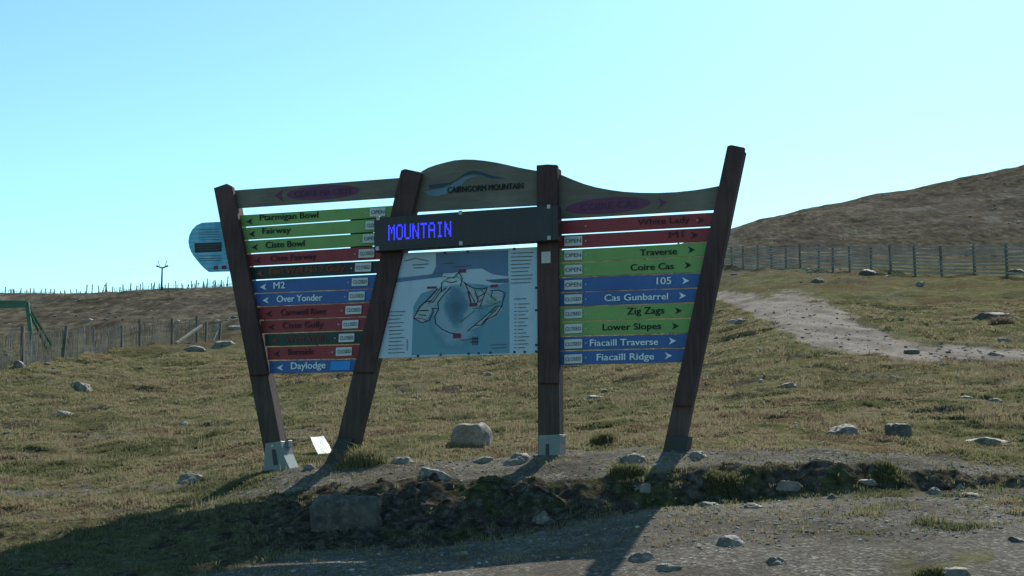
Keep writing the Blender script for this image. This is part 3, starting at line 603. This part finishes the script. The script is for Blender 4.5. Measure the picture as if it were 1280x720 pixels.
ROCKS = [
 (1064, 596, 1100, 606, 'slab', 'rock', 'flat stone bedded in the earth bank under the right hill', .6),
 (968, 606, 1004, 618, 'slab', 'rockpale', 'pale flat stone bedded in the earth bank right of the tallest post', .6),
 (866, 622, 902, 636, 'slab', 'rock', 'flat stone at the bottom of the bank just right of the post shadow', .6),
 (792, 610, 818, 622, 'slab', 'rockpale', 'pale stone on the bank just left of the shadow of the tallest post', .6),
 (1030, 616, 1050, 626, 'boulder', 'rockdark', 'small dark stone at the bank foot below the dark square block', .8),  # left, top, right, bottom in the photograph, kind, material, label, depth share
 (563, 524, 617, 563, 'block', 'rockpale', 'big pale squared boulder in the turf under the map panel', .8),
 (1029, 530, 1080, 549, 'boulder', 'rock', 'low rounded grey boulder left of the dark square block', .8),
 (1106, 526, 1140, 551, 'block', 'rockdark', 'dark upright square stone block standing in the turf', .8),
 (1187, 540, 1270, 557, 'slab', 'rock', 'long flat grey slab right of the dark square block', .6),
 (84, 476, 120, 491, 'boulder', 'rock', 'grey boulder alone in the turf at the far left', .9),
 (14, 448, 33, 462, 'boulder', 'rock', 'grey boulder at the foot of the paling fence', .9),
 (42, 448, 51, 454, 'boulder', 'rockpale', 'small white stone beside the boulder at the paling fence', .9),
 (64, 512, 94, 521, 'slab', 'rockpale', 'flat pale stone sunk in turf below the lone left boulder', .8),
 (1230, 496, 1258, 508, 'boulder', 'rock', 'smooth domed grey stone in the turf near the right edge', .8),
 (1196, 493, 1219, 501, 'slab', 'rock', 'low grey stone just left of the domed stone', .8),
 (968, 477, 1000, 487, 'slab', 'rock', 'low grey stone in the turf right of the tallest post', .8),
 (1129, 436, 1150, 444, 'block', 'rockdark', 'dark oblong stone lying on the lower bend of the path', .6),
 (1230, 438, 1261, 446, 'slab', 'rock', 'flat grey stone on the path near the right edge', .7),
 (1241, 420, 1266, 429, 'slab', 'rockpale', 'pale flat stone on the bank above the path', .7),
 (1209, 384, 1290, 402, 'slab', 'rockdark', 'dark broad slab jutting from the slope at the right edge', .6),
 (906, 397, 941, 405, 'slab', 'rockpale', 'pale flat stone left of the upper path', .8),
 (944, 433, 962, 440, 'slab', 'rock', 'small flat stone on the turf left of the path bend', .8),
 (1172, 451, 1186, 458, 'boulder', 'rockpale', 'small whitish stone just below the path', .8),
 (773, 682, 830, 706, 'boulder', 'rock', 'grey stone in the gravel beside the shadow of the tallest post', .8),
 (818, 702, 858, 716, 'slab', 'rockpale', 'pale flat stone at the lower edge of the gravel verge', .8),
 (886, 665, 937, 687, 'slab', 'rock', 'rough grey slab breaking out of the gravel verge', .8),
 (956, 693, 986, 709, 'boulder', 'rock', 'squat stone in the gravel right of the rough slab', .8),
 (1188, 612, 1240, 624, 'slab', 'rock', 'long smooth stone at the top of the gravel verge', .7),
 (1156, 606, 1181, 621, 'boulder', 'rock', 'grey stone at the foot of the bank left of the long smooth stone', .8),
 (1193, 605, 1209, 616, 'boulder', 'rockpale', 'small pale stone tucked behind the long smooth stone', .8),
 (1176, 710, 1212, 726, 'block', 'rockpale', 'squared pale stone at the bottom edge of the gravel', .8),
 (1256, 668, 1285, 680, 'slab', 'rockdark', 'dark stone in the grassy gravel at the right edge', .8),
 (928, 624, 960, 638, 'slab', 'rock', 'grey stone at the foot of the bank under the right boards', .8),
 (770, 566, 817, 582, 'slab', 'rockpale', 'pale flat stone on the lip of the bank left of the tallest post', .7),
 (853, 561, 886, 575, 'boulder', 'rockpale', 'pale stone against the foot of the tallest post', .8),
 (484, 567, 522, 582, 'boulder', 'rock', 'rounded stone on the bank edge right of the second post', .8),
 (508, 576, 568, 598, 'boulder', 'rock', 'broad domed stone at the bank edge below the squared boulder', .7),
 (626, 562, 672, 584, 'slab', 'rockpale', 'flat pale stone just left of the upright post', .7),
 (589, 569, 624, 579, 'slab', 'rock', 'thin stone in front of the squared boulder', .7),
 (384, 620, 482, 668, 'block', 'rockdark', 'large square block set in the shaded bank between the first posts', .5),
 (663, 640, 694, 658, 'boulder', 'rock', 'grey stone in the shaded bank below the upright post', .8),
 (220, 590, 264, 606, 'slab', 'rockpale', 'pale broken slab in the turf left of the leftmost post', .8),
 (224, 431, 262, 439, 'slab', 'rockpale', 'grey slab on the turf under the leaning log', .8),
 (283, 403, 308, 414, 'slab', 'rockpale', 'pale slab on the slope behind the leftmost post', .8),
 (262, 423, 302, 435, 'slab', 'rock', 'low cracked slab right of the leaning log', .8),
 (1068, 333, 1104, 347, 'boulder', 'rockdark', 'dark boulder at the foot of the plank fence', .8),
 (1254, 333, 1292, 345, 'boulder', 'rockdark', 'dark boulder by the plank fence at the right edge', .8),
 (1010, 345, 1035, 356, 'slab', 'rockdark', 'dark stone below the plank fence above the path', .8),
 (1143, 351, 1160, 359, 'slab', 'rockpale', 'bright pale stone on the turf under the plank fence', .8),
 (728, 490, 760, 500, 'slab', 'rock', 'grey stone in the turf seen under the right boards', .8),
 (1068, 513, 1096, 519, 'slab', 'rock', 'thin flat stone above the dark square block', .8),
 (376, 577, 396, 588, 'boulder', 'rockpale', 'small pale stone beside the foot of the leftmost post', .8),
 (560, 686, 590, 696, 'slab', 'rock', 'low stone in the gravel at the lower edge of the sign shadow', .7),
]
def place_rock(i, l, tp, r, bt, kind, mat, label, dep):
    g = hit((l + r) / 2, bt - .18 * (bt - tp)); d = g.y
    w = (r - l) / F * d * .94; h = (bt - tp) / F * d * (.8 if kind == 'slab' else .92)
    V, Fc = rock_shape(kind, 50 + i)
    V = V / np.abs(V).max(0); V = V * np.array([w / 2, w / 2 * dep, h * .85])
    me = mesh_np('rock', V, Fc, 3); smooth(me, True); me.materials.append(M[mat])
    nm = {'block': 'stone_block', 'slab': 'stone_slab', 'boulder': 'boulder'}[kind]
    o = newobj(nm, me); yb = g.y + w * dep * .3
    o.location = (g.x * yb / g.y, yb, H(g.x * yb / g.y, yb) - h * (.2 if kind != 'block' else .1)); o.rotation_euler = (0, 0, random.uniform(-.2, .2))
    tag(o, label, 'stone', 'stones lying on the hillside')
for i, a in enumerate(ROCKS): place_rock(i, *a)

# ------------------------------------------------------------------ loose stones (uncountable)
def stones(name, n, px_rng, d_rng, mask, size, mat, label, seed):
    r = np.random.default_rng(seed); base = [rock_shape_small(seed + k) for k in range(6)]
    d = np.exp(r.uniform(np.log(d_rng[0]), np.log(d_rng[1]), n * 4)); x = (r.uniform(px_rng[0], px_rng[1], n * 4) - 640) / F * d
    f = fields(x, d); keep = np.nonzero(r.random(n * 4) < mask(f, d))[0][:n]
    x, d, z = x[keep], d[keep], f['z'][keep]; n = len(keep)
    s = size[0] * (size[1] / size[0]) ** (r.random(n) ** 2.6) * np.clip(d / 20, .8, 2.2)
    Vs, Fs = [], []; off = 0
    for k in range(n):
        V, Fc = base[k % 6]; a = r.uniform(0, 6.28); c, sn = math.cos(a), math.sin(a)
        q = V * np.array([1, r.uniform(.6, 1), r.uniform(.35, .75)]) * s[k]
        q = np.stack([q[:, 0] * c - q[:, 1] * sn + x[k], q[:, 0] * sn + q[:, 1] * c + d[k], q[:, 2] + z[k] + s[k] * .12], 1)
        Vs.append(q); Fs.append(Fc + off); off += len(V)
    me = mesh_np(name, np.concatenate(Vs), np.concatenate(Fs), 3)
    at = me.attributes.new('shade', 'FLOAT', 'POINT'); at.data.foreach_set('value', np.repeat(r.random(n), len(base[0][0])).astype(np.float32))
    tag(newobj(name, me, None, [mat]), label, None, None, 'stuff')
def rock_shape_small(seed):
    r = np.random.default_rng(seed); V, Fc = ICO2[0].copy(), ICO2[1]
    V, Fc = (ICO1[0].copy(), ICO1[1])
    V = V * r.uniform(.75, 1.2, (len(V), 1)); return V, Fc
t = NT('loose_stone', .85, .3); c = t.ramp(t.attr('shade').outputs['Fac'], [(0, (.08, .073, .064, 1)), (.7, (.17, .157, .14, 1)), (.93, (.26, .245, .22, 1)), (1, (.5, .48, .45, 1))]); t.base(t.mix(.4, c, t.ramp(t.noise(40, 3), [(.3, (.5, .5, .5, 1)), (.7, (1.4, 1.4, 1.4, 1))]), 'MULTIPLY')); M['loose'] = t.m
stones('loose_stones', 6500, (-60, 1340), (12.3, 19.6), lambda f, d: np.clip(f['gravel'] * (1 - .3 * f['peat']) + .12 * f['bank'], 0, 1), (.004, .035), M['loose'], 'loose grey stones strewn over the gravel verge', 5)
stones('path_stones', 900, (860, 1340), (25, 62), lambda f, d: np.clip(f['path'] + .04 * (f['px'] > 850), 0, 1), (.006, .04), M['loose'], 'loose stones on the trodden path', 6)
stones('moor_boulders', 1300, (-60, 1340), (95, 330), lambda f, d: np.clip(.25 + 1.2 * sstep(.1, .5, fbm(d * 0 + f['px'] * .012, np.log(d) * 6, 3, 77)), 0, 1), (.03, .16), M['loose'], 'small grey boulders strewn over the far moor and hill', 9)
stones('hillside_stones', 2200, (-60, 1340), (20, 130), lambda f, d: np.clip(.08 + .8 * (f['gravel'] > .3) * (f['path'] < .3), 0, 1) * (d > 19.8), (.008, .065), M['loose'], 'scattered stones in the turf of the hillside', 8)

# ------------------------------------------------------------------ grass
def grass_material():
    t = NT('moor_grass', .7, .2); a = t.attr('tone'); b = t.n('ShaderNodeSeparateColor')
    c = a.outputs['Color']; t.base(c)
    tr = t.n('ShaderNodeBsdfTranslucent'); t.l(c, tr.inputs['Color']); mx = t.n('ShaderNodeMixShader'); mx.inputs[0].default_value = .45
    t.l(t.b.outputs[0], mx.inputs[1]); t.l(tr.outputs[0], mx.inputs[2]); t.l(mx.outputs[0], t.t.nodes['Material Output'].inputs['Surface'])
    return t.m
M['grass'] = grass_material()
PAL = np.array([[.088, .092, .046], [.138, .138, .066], [.19, .176, .092], [.25, .215, .132], [.20, .154, .098], [.13, .10, .066]])
def blades(x, y, z, h, spread, lean, tone, nb, r, width=.0055):
    """x,y,z,h,tone arrays of tufts -> blade triangles (two per blade)"""
    n = len(x); k = n * nb
    X, Y, Z, Hh, T = [np.repeat(a, nb) for a in (x, y, z, h, tone)]
    S_ = np.repeat(spread, nb) if hasattr(spread, '__len__') else np.full(k, spread)
    ang = r.uniform(0, 6.283, k); rad = S_ * np.sqrt(r.random(k)); bx, by = X + np.cos(ang) * rad, Y + np.sin(ang) * rad
    Hh = Hh * r.uniform(.5, 1.15, k); ln = lean * Hh * r.uniform(.2, 1.3, k); ux, uy = np.cos(ang), np.sin(ang)
    w = width * r.uniform(.7, 1.5, k) * np.clip(Y / 18, 1, 5); wa = r.uniform(-.7, .7, k); wx, wy = np.cos(wa) * w, np.sin(wa) * w
    p0 = np.stack([bx - wx, by - wy, Z - .02], 1); p1 = np.stack([bx + wx, by + wy, Z - .02], 1)
    mxp = np.stack([bx + ux * ln * .35, by + uy * ln * .35, Z + Hh * .6], 1); tp = np.stack([bx + ux * ln, by + uy * ln, Z + Hh * (1 - .25 * lean)], 1)
    m0 = mxp - np.stack([wx, wy, 0 * wx], 1) * .7; m1 = mxp + np.stack([wx, wy, 0 * wx], 1) * .7
    V = np.stack([p0, p1, m1, m0, tp], 1).reshape(-1, 3)
    b = np.arange(k)[:, None] * 5
    loops = np.concatenate([b + 0, b + 1, b + 2, b + 3, b + 3, b + 2, b + 4], 1).ravel(); nper = np.tile([4, 3], k)
    tt = np.clip(T + r.normal(0, .55, k), 0, len(PAL) - 1.001); i = tt.astype(int); fr = (tt - i)[:, None]
    colr = PAL[i] * (1 - fr) + PAL[i + 1] * fr
    return V, loops, nper, np.repeat(colr, 5, 0)
def grass_object(name, V, loops, nper, colr, parent=None):
    me = mesh_np(name, V, loops, nper)
    at = me.attributes.new('tone', 'FLOAT_COLOR', 'POINT'); at.data.foreach_set('color', np.concatenate([colr, np.ones((len(colr), 1))], 1).astype(np.float32).ravel())
    return newobj(name, me, parent, [M['grass']])
def tone_at(x, y, r):
    a = fbm(x * .3, y * .35, 4, 201); b = fbm(x * 1.9, y * 1.3, 3, 211)
    return np.clip(2.2 + 3.6 * a + 2.0 * b, 0, 4.9)
SHEET = hit(401, 566)
def grass_field(n, d0, d1, nb, hr, seed, name, label):
    r = np.random.default_rng(seed); m = n * 2
    d = np.sqrt(r.uniform(d0 ** 2, d1 ** 2, m)); x = (r.uniform(-90, 1370, m) - 640) / F * d
    f = fields(x, d)
    dens = (1 - f['gravel']) * (1 - .97 * f['peat']) * (1 - f['path']); cl = sstep(-.5, .35, fbm(x * 1.3, d * 1.9, 4, 221))
    dens = dens * (.12 + .88 * cl) * (1 - .85 * sstep(.12, .5, fbm(x * .5 + 9, d * .45, 4, 251))) + .10 * f['bank'] * (1 - f['left']) * sstep(.35, .7, fbm(x * 1.2, d * 1.8, 3, 231)) + .04 * (f['verge'] > .5) + .5 * f['gcover'] * (f['verge'] > .5)
    dens = dens * (np.hypot(x - SHEET.x, d - SHEET.y) > .38)
    k = np.nonzero(r.random(m) < dens)[0][:n]; x, d, z = x[k], d[k], f['z'][k]
    h = hr * (.45 + 1.1 * np.clip(fbm(x * .9, d * 1.2, 4, 241) + .45, 0, 1.3)) * r.uniform(.6, 1.25, len(k))
    o = grass_object(name, *blades(x, d, z, h, np.full(len(k), .03) * np.clip(d / 18, 1, 3), .75, np.where(f['bank'][k] > .5, .9, tone_at(x, d, r)), nb, r))
    tag(o, label, None, None, 'stuff')
grass_field(120000, 12.5, 27, 4, .042, 31, 'grass', 'short tufted grass around the sign and on the bank')
grass_field(75000, 27, 62, 4, .05, 32, 'hillside_grass', 'rough grass on the hillside behind the sign')

def stalks(n, seed):
    r = np.random.default_rng(seed); m = n * 5; d = np.sqrt(r.uniform(13 ** 2, 45 ** 2, m)); x = (r.uniform(-90, 1370, m) - 640) / F * d; f = fields(x, d)
    cl = sstep(.15, .55, fbm(x * .7, d * .6, 4, 301)); k = np.nonzero(r.random(m) < cl * (1 - f['gravel']) * (1 - f['path']) * (1 - f['peat']) * (np.hypot(x - SHEET.x, d - SHEET.y) > .5))[0][:n]
    o = grass_object('dry_stalks', *blades(x[k], d[k], f['z'][k], r.uniform(.07, .17, len(k)), np.full(len(k), .05), .5, r.uniform(2.2, 4.6, len(k)), 4, r, .0032))
    tag(o, 'thin dry straw coloured stalks standing in the turf', None, None, 'stuff')
stalks(9000, 77)
TUSS = [(452, 582, 64, 38, 'pale tussock of grass hiding the foot of the second post', 1.8), (754, 556, 30, 22, 'small grass tussock between the upright and tallest posts', 1.4), (783, 594, 40, 16, 'dark grass tussock on the lit bank left of the tallest post', .7),
        (905, 610, 50, 13, 'mossy grass tussock in the dark bank right of the tallest post', .2), (1255, 408, 42, 14, 'rusty heather clump beside the dark slab at the right edge', 4.2), (1110, 600, 46, 13, 'grass tussock hanging over the bank at the right', .5), (1168, 720, 44, 16, 'yellow-green moss tussock at the bottom right of the gravel', 1.1)]
for i, (px, py, w, h, lab, tn) in enumerate(TUSS):
    g = hit(px, py - 2); d = g.y; r = np.random.default_rng(400 + i); n = 260
    a = r.uniform(0, 6.28, n); q = r.random(n) ** .6 * r.uniform(.7, 1.15, n); x = np.cos(a) * q * w / 2 / F * d; y = np.sin(a) * q * w / 3 / F * d
    zz = fields(g.x + x, g.y + y)['z'] - g.z
    hh = (h / F * d) * (1.05 - .75 * q * q) * r.uniform(.35, 1.0, n)
    V, lo, npf, co = blades(x, y + d, zz, hh, np.full(n, .05), 1.0, np.full(n, tn) + r.normal(0, .5, n), 6, r, .0045)
    V[:, 1] -= d
    o = grass_object('grass_tussock', V, lo, npf, co); o.location = g; tag(o, lab, 'grass tussock', 'grass tussocks along the bank')

# ------------------------------------------------------------------ fences
def bar_mesh(a, b, w, t_, up=Vector((0, 0, 1))):
    d = (b - a); L = d.length; d.normalize(); s = d.cross(up)
    if s.length < 1e-4: s = Vector((1, 0, 0))
    s.normalize(); n = s.cross(d)
    vs_ = [p + s * sx * w / 2 + n * sy * t_ / 2 for p in (a, b) for sx, sy in ((-1, -1), (1, -1), (1, 1), (-1, 1))]
    fs = [(3, 2, 1, 0), (4, 5, 6, 7), (0, 1, 5, 4), (1, 2, 6, 5), (2, 3, 7, 6), (3, 0, 4, 7)]
    return vs_, fs
def bar(name, a, b, w, t_, mat, parent, origin, seg=None):
    v, f = bar_mesh(Vector(a) - origin, Vector(b) - origin, w, t_)
    me = bpy.data.meshes.new(name); me.from_pydata(v, [], f); me.update(); return newobj(name, me, parent, [mat])
def bars(name, lst, mat, parent, origin):
    V, Fc = [], []
    for a, b, w, t_ in lst:
        v, f = bar_mesh(Vector(a) - origin, Vector(b) - origin, w, t_); o = len(V); V += [tuple(p) for p in v]; Fc += [tuple(i + o for i in q) for q in f]
    me = bpy.data.meshes.new(name); me.from_pydata(V, [], Fc); me.update(); return newobj(name, me, parent, [mat])
def at(px, d):
    x = (px - 640) / F * d; 
    for _ in range(3):
        z = H(x, d); v = (z / d * CP - SP) / (CP + z / d * SP); x = (px - 640) / F * d / (CP - v * SP)
    return Vector((x, d, H(x, d)))
# right: snow fence of horizontal planks
PXR = [865, 881, 897, 913, 927, 945, 962, 980, 998, 1020.5, 1038, 1059, 1085.5, 1110, 1140, 1173, 1214, 1254, 1298, 1345, 1395]
def smooth_at(px, d):
    t_ = (px - 640) / F / (CP - .08 * SP); e_ = np.array([.1])
    for _ in range(4): e_ = lookup(colpx(np.array([t_]), e_), np.array([d]))
    return Vector((t_ * d, d, float(e_[0]) * d - .05))
def dR(px): return 1 / (1 / 132 + (1 / 86 - 1 / 132) * (px - 913) / (1254 - 913))
pts = [smooth_at(p, dR(p)) for p in PXR]
fr = empty('plank_snow_fence', pts[10], 'grey post and plank snow fence below the right-hand hill', 'fence')
for p in pts:
    lean = random.uniform(-.06, .06)
    bar('post', p - Vector((0, 0, .3)), p + Vector((lean, 0, 2.05 + random.uniform(-.05, .12))), .14, .14, M['post_dark'], fr, pts[10])
for a, b in zip(pts[:-1], pts[1:]):
    for k in range(8):
        if random.random() < .04: continue
        z = .18 + k * .245; e1, e2 = random.uniform(-.035, .035), random.uniform(-.035, .035)
        bar('plank', a + Vector((-.05, -.09, z + e1)), b + Vector((.05, -.09, z + e2)), .026, .115, M['post_old'], fr, pts[10])
# left: chestnut paling snow fence
LP = [(-70, 42), (-20, 45), (28, 48), (78, 54), (120, 60), (152, 64), (175, 66), (215, 70), (246, 73), (257, 74), (274, 76)]
lp = [at(p, d) for p, d in LP]; hts = [1.35, 1.3, 1.36, 1.25, 1.32, 1.05, 1.3, 1.38, 1.4, 1.25, 1.0]
fl = empty('paling_snow_fence', lp[4], 'long grey wired paling fence on the slope at the left', 'fence')
for p, h, (px, _) in zip(lp, hts, LP):
    lean = {78: .12, 120: -.18}.get(px, random.uniform(-.06, .06))
    bar('post', p - Vector((0, 0, .3)), p + Vector((lean, 0, h)), .11, .11, M['post_dark'], fl, lp[4])
pal, wires = [], []
for (a, ha), (b, hb) in zip(list(zip(lp, hts))[:-1], list(zip(lp, hts))[1:]):
    n = max(2, int((b - a).length / .08))
    for k in range(n):
        q = (k + random.uniform(-.2, .2)) / n; p = a.lerp(b, q); p = Vector((p.x, p.y - .06, H(p.x, p.y))); hh = (ha + (hb - ha) * q) * random.uniform(.78, .92)
        if random.random() < .12: continue
        pal.append((p + Vector((0, 0, .04)), p + Vector((random.uniform(-.07, .07), 0, hh)), .023, .012))
    for zf in (.3, .6, .85):
        wires.append((a + Vector((0, -.04, ha * zf)), b + Vector((0, -.04, hb * zf)), .012, .012))
tag(bars('palings', pal, M['paling'], fl, lp[4]), kind='stuff'); bars('wires', wires, M['darksteel'], fl, lp[4])
bar('brace', at(266, 75) + Vector((0, 0, .15)), lp[-1] + Vector((0, 0, .8)), .08, .08, M['post_old'], fl, lp[4])
ga = at(222, 69); gb = at(253, 72.5); lg = gb - ga
o = bar('leaning_log', ga + Vector((0, -.25, .05)), gb + Vector((0, -.25, .85)), .11, .10, M['log'], None, Vector((0, 0, 0))); tag(o, 'bleached log leaning against the end of the paling fence', 'log')
# skyline fence
SKY = list(np.arange(-40, 312, 6.5))
sp_ = [at(p + random.uniform(-2.5, 2.5), 285 + random.uniform(-3, 3)) for p in SKY]
fs_ = empty('skyline_fence', sp_[24], 'broken row of fence posts along the left skyline', 'fence')
for k, p in enumerate(sp_):
    px = SKY[k]; h = 1.0 + .5 * sstep(60, 280, px) + random.uniform(-.35, .5) + (1.0 if 105 < px < 140 and random.random() < .7 else 0)
    if px < 80: h *= .8
    bar('post', p - Vector((0, 0, .5)), p + Vector((random.uniform(-.3, .3), 0, h + .3)), random.uniform(.13, .24), .16, M['post_dark'], fs_, sp_[24])
lath = []
for a, b, px in zip(sp_[:-1], sp_[1:], SKY):
    dn = 12 if px > 205 else (7 if px > 90 else 4)
    for k in range(dn):
        if random.random() < .25: continue
        p = a.lerp(b, (k + random.random()) / dn); z = H(p.x, p.y); lath.append((Vector((p.x, p.y, z - .2)), Vector((p.x + random.uniform(-.2, .2), p.y, z + random.uniform(.5, 1.5 if px > 90 else 1.0))), .075, .05))
    if px > 200: lath.append((a + Vector((0, 0, 1.25)), b + Vector((0, 0, 1.25)), .035, .035))
    lath.append((a + Vector((0, 0, .5)), b + Vector((0, 0, .5)), .05, .05))
tag(bars('palings', lath, M['post_dark'], fs_, sp_[24]), kind='stuff')
# A-frame on the skyline
af = at(131, 284); zf = Vector((0, 0, 1))
oA = empty('a_frame_stand', af, 'small dark A-frame standing on the left skyline', 'frame')
for s in (-1, 1): bar('leg', af + Vector((s * .7, 0, -.3)), af + Vector((s * .05, 0, 2.1)), .12, .12, M['post_dark'], oA, af)
bar('crosspiece', af + Vector((-.5, -.02, .75)), af + Vector((.5, -.02, .75)), .08, .08, M['post_dark'], oA, af)

# ski-tow pylon on the skyline
py_ = at(202.5, 282); T0 = empty('ski_tow_pylon', py_, 'dark T-shaped ski tow pylon standing alone on the left skyline', 'pylon')
def pz(px, row): 
    r = ray(px, row); return Vector((r.x / r.y * py_.y, py_.y, r.z / r.y * py_.y))
def taper(name, a, b, ra, rb, mat, parent, origin, n=8):
    bm = bmesh.new(); d = (b - a).normalized(); s = d.cross(Vector((0, 1, 0.01))).normalized(); u = s.cross(d)
    R = [[bm.verts.new(p - origin + (s * math.cos(2 * math.pi * k / n) + u * math.sin(2 * math.pi * k / n)) * q) for k in range(n)] for p, q in ((a, ra), (b, rb))]
    for k in range(n): bm.faces.new((R[0][k], R[0][(k + 1) % n], R[1][(k + 1) % n], R[1][k]))
    bm.faces.new(R[0][::-1]); bm.faces.new(R[1]); bmesh.ops.recalc_face_normals(bm, faces=bm.faces)
    me = bpy.data.meshes.new(name); bm.to_mesh(me); bm.free(); return newobj(name, me, parent, [mat])
taper('base', py_ - zf * .4, pz(202, 358.5), .34, .27, M['pylon'], T0, py_)
taper('mast', pz(202, 359), pz(202.8, 334), .2, .14, M['pylon'], T0, py_)
for a, b in (((202.8, 335), (196, 332.6)), ((202.8, 335), (209.6, 332.4))): bar('crossarm', pz(*a), pz(*b), .22, .26, M['pylon'], T0, py_)
for x0, x1 in ((199.2, 197.8), (206.6, 208.4)): bar('upright', pz(x0, 332.5), pz(x1, 325.5), .10, .1, M['pylon'], T0, py_)
for x in (196.3, 209.2): bar('sheave', pz(x - 1, 333), pz(x + 1, 332.2), .28, .3, M['pylon'], T0, py_)

# green steel gantry at the left edge
DG = 50.0
def gz(px, row, dd=0):
    r = ray(px, row); return Vector((r.x / r.y * (DG + dd), DG + dd, r.z / r.y * (DG + dd)))
gl = at(45, DG); GA = empty('green_gantry', gl, 'green painted steel gantry with a sloping leg at the left edge', 'gantry')
bar('leg', gz(34, 378), Vector((gl.x, gl.y, gl.z - .3)), .13, .13, M['greensteel'], GA, gl)
bar('beam', gz(-70, 377), gz(35, 377.4), .22, .08, M['greensteel'], GA, gl); bar('beam', gz(-70, 384.5), gz(35, 381), .2, .16, M['greensteel'], GA, gl)
for a, b in (((36, 384), (64, 431)), ((38, 392), (58, 436))): bar('brace', gz(*a), gz(*b, 1.5), .06, .06, M['greensteel'], GA, gl)
bar('leg', gz(-60, 380), at(-66, DG) - zf * .3, .13, .13, M['greensteel'], GA, gl)

# bright sheet lying between the first two posts
a, b, c, d_ = [(388, 546), (404, 545), (416, 566.5), (400, 571)]
gs = hit(401, 566); nrm0 = (sdir - Vector((gs.x, gs.y, 0)).normalized()).normalized(); ps = []
for px, row in (a, b, c, d_):                       # tilted so that it throws the sun back towards the road
    r = ray(px, row); q0 = gs + Vector((0, 0, .12)); ps.append(r * (q0.dot(nrm0) / r.dot(nrm0)))
g0 = Vector(ps[3]); nrm = (ps[1] - ps[0]).cross(ps[3] - ps[0]).normalized()
bm = bmesh.new(); Ng = 5; grid = []
for j in range(Ng):
    row = []
    for i in range(Ng):
        p = ps[0].lerp(ps[1], i / 4).lerp(ps[3].lerp(ps[2], i / 4), j / 4); row.append(bm.verts.new(p - g0 + nrm * .012 * math.sin(i * .9 + j * .6)))
    grid.append(row)
for j in range(Ng - 1):
    for i in range(Ng - 1): bm.faces.new((grid[j][i], grid[j][i + 1], grid[j + 1][i + 1], grid[j + 1][i]))
bmesh.ops.solidify(bm, geom=list(bm.faces), thickness=.012)
bmesh.ops.recalc_face_normals(bm, faces=bm.faces)
me = bpy.data.meshes.new('sheet'); bm.to_mesh(me); bm.free(); o = newobj('white_sheet', me, None, [M['sheet']]); o.location = g0
tag(o, 'bright white sheet lying tilted in the grass between the two left posts', 'sheet')
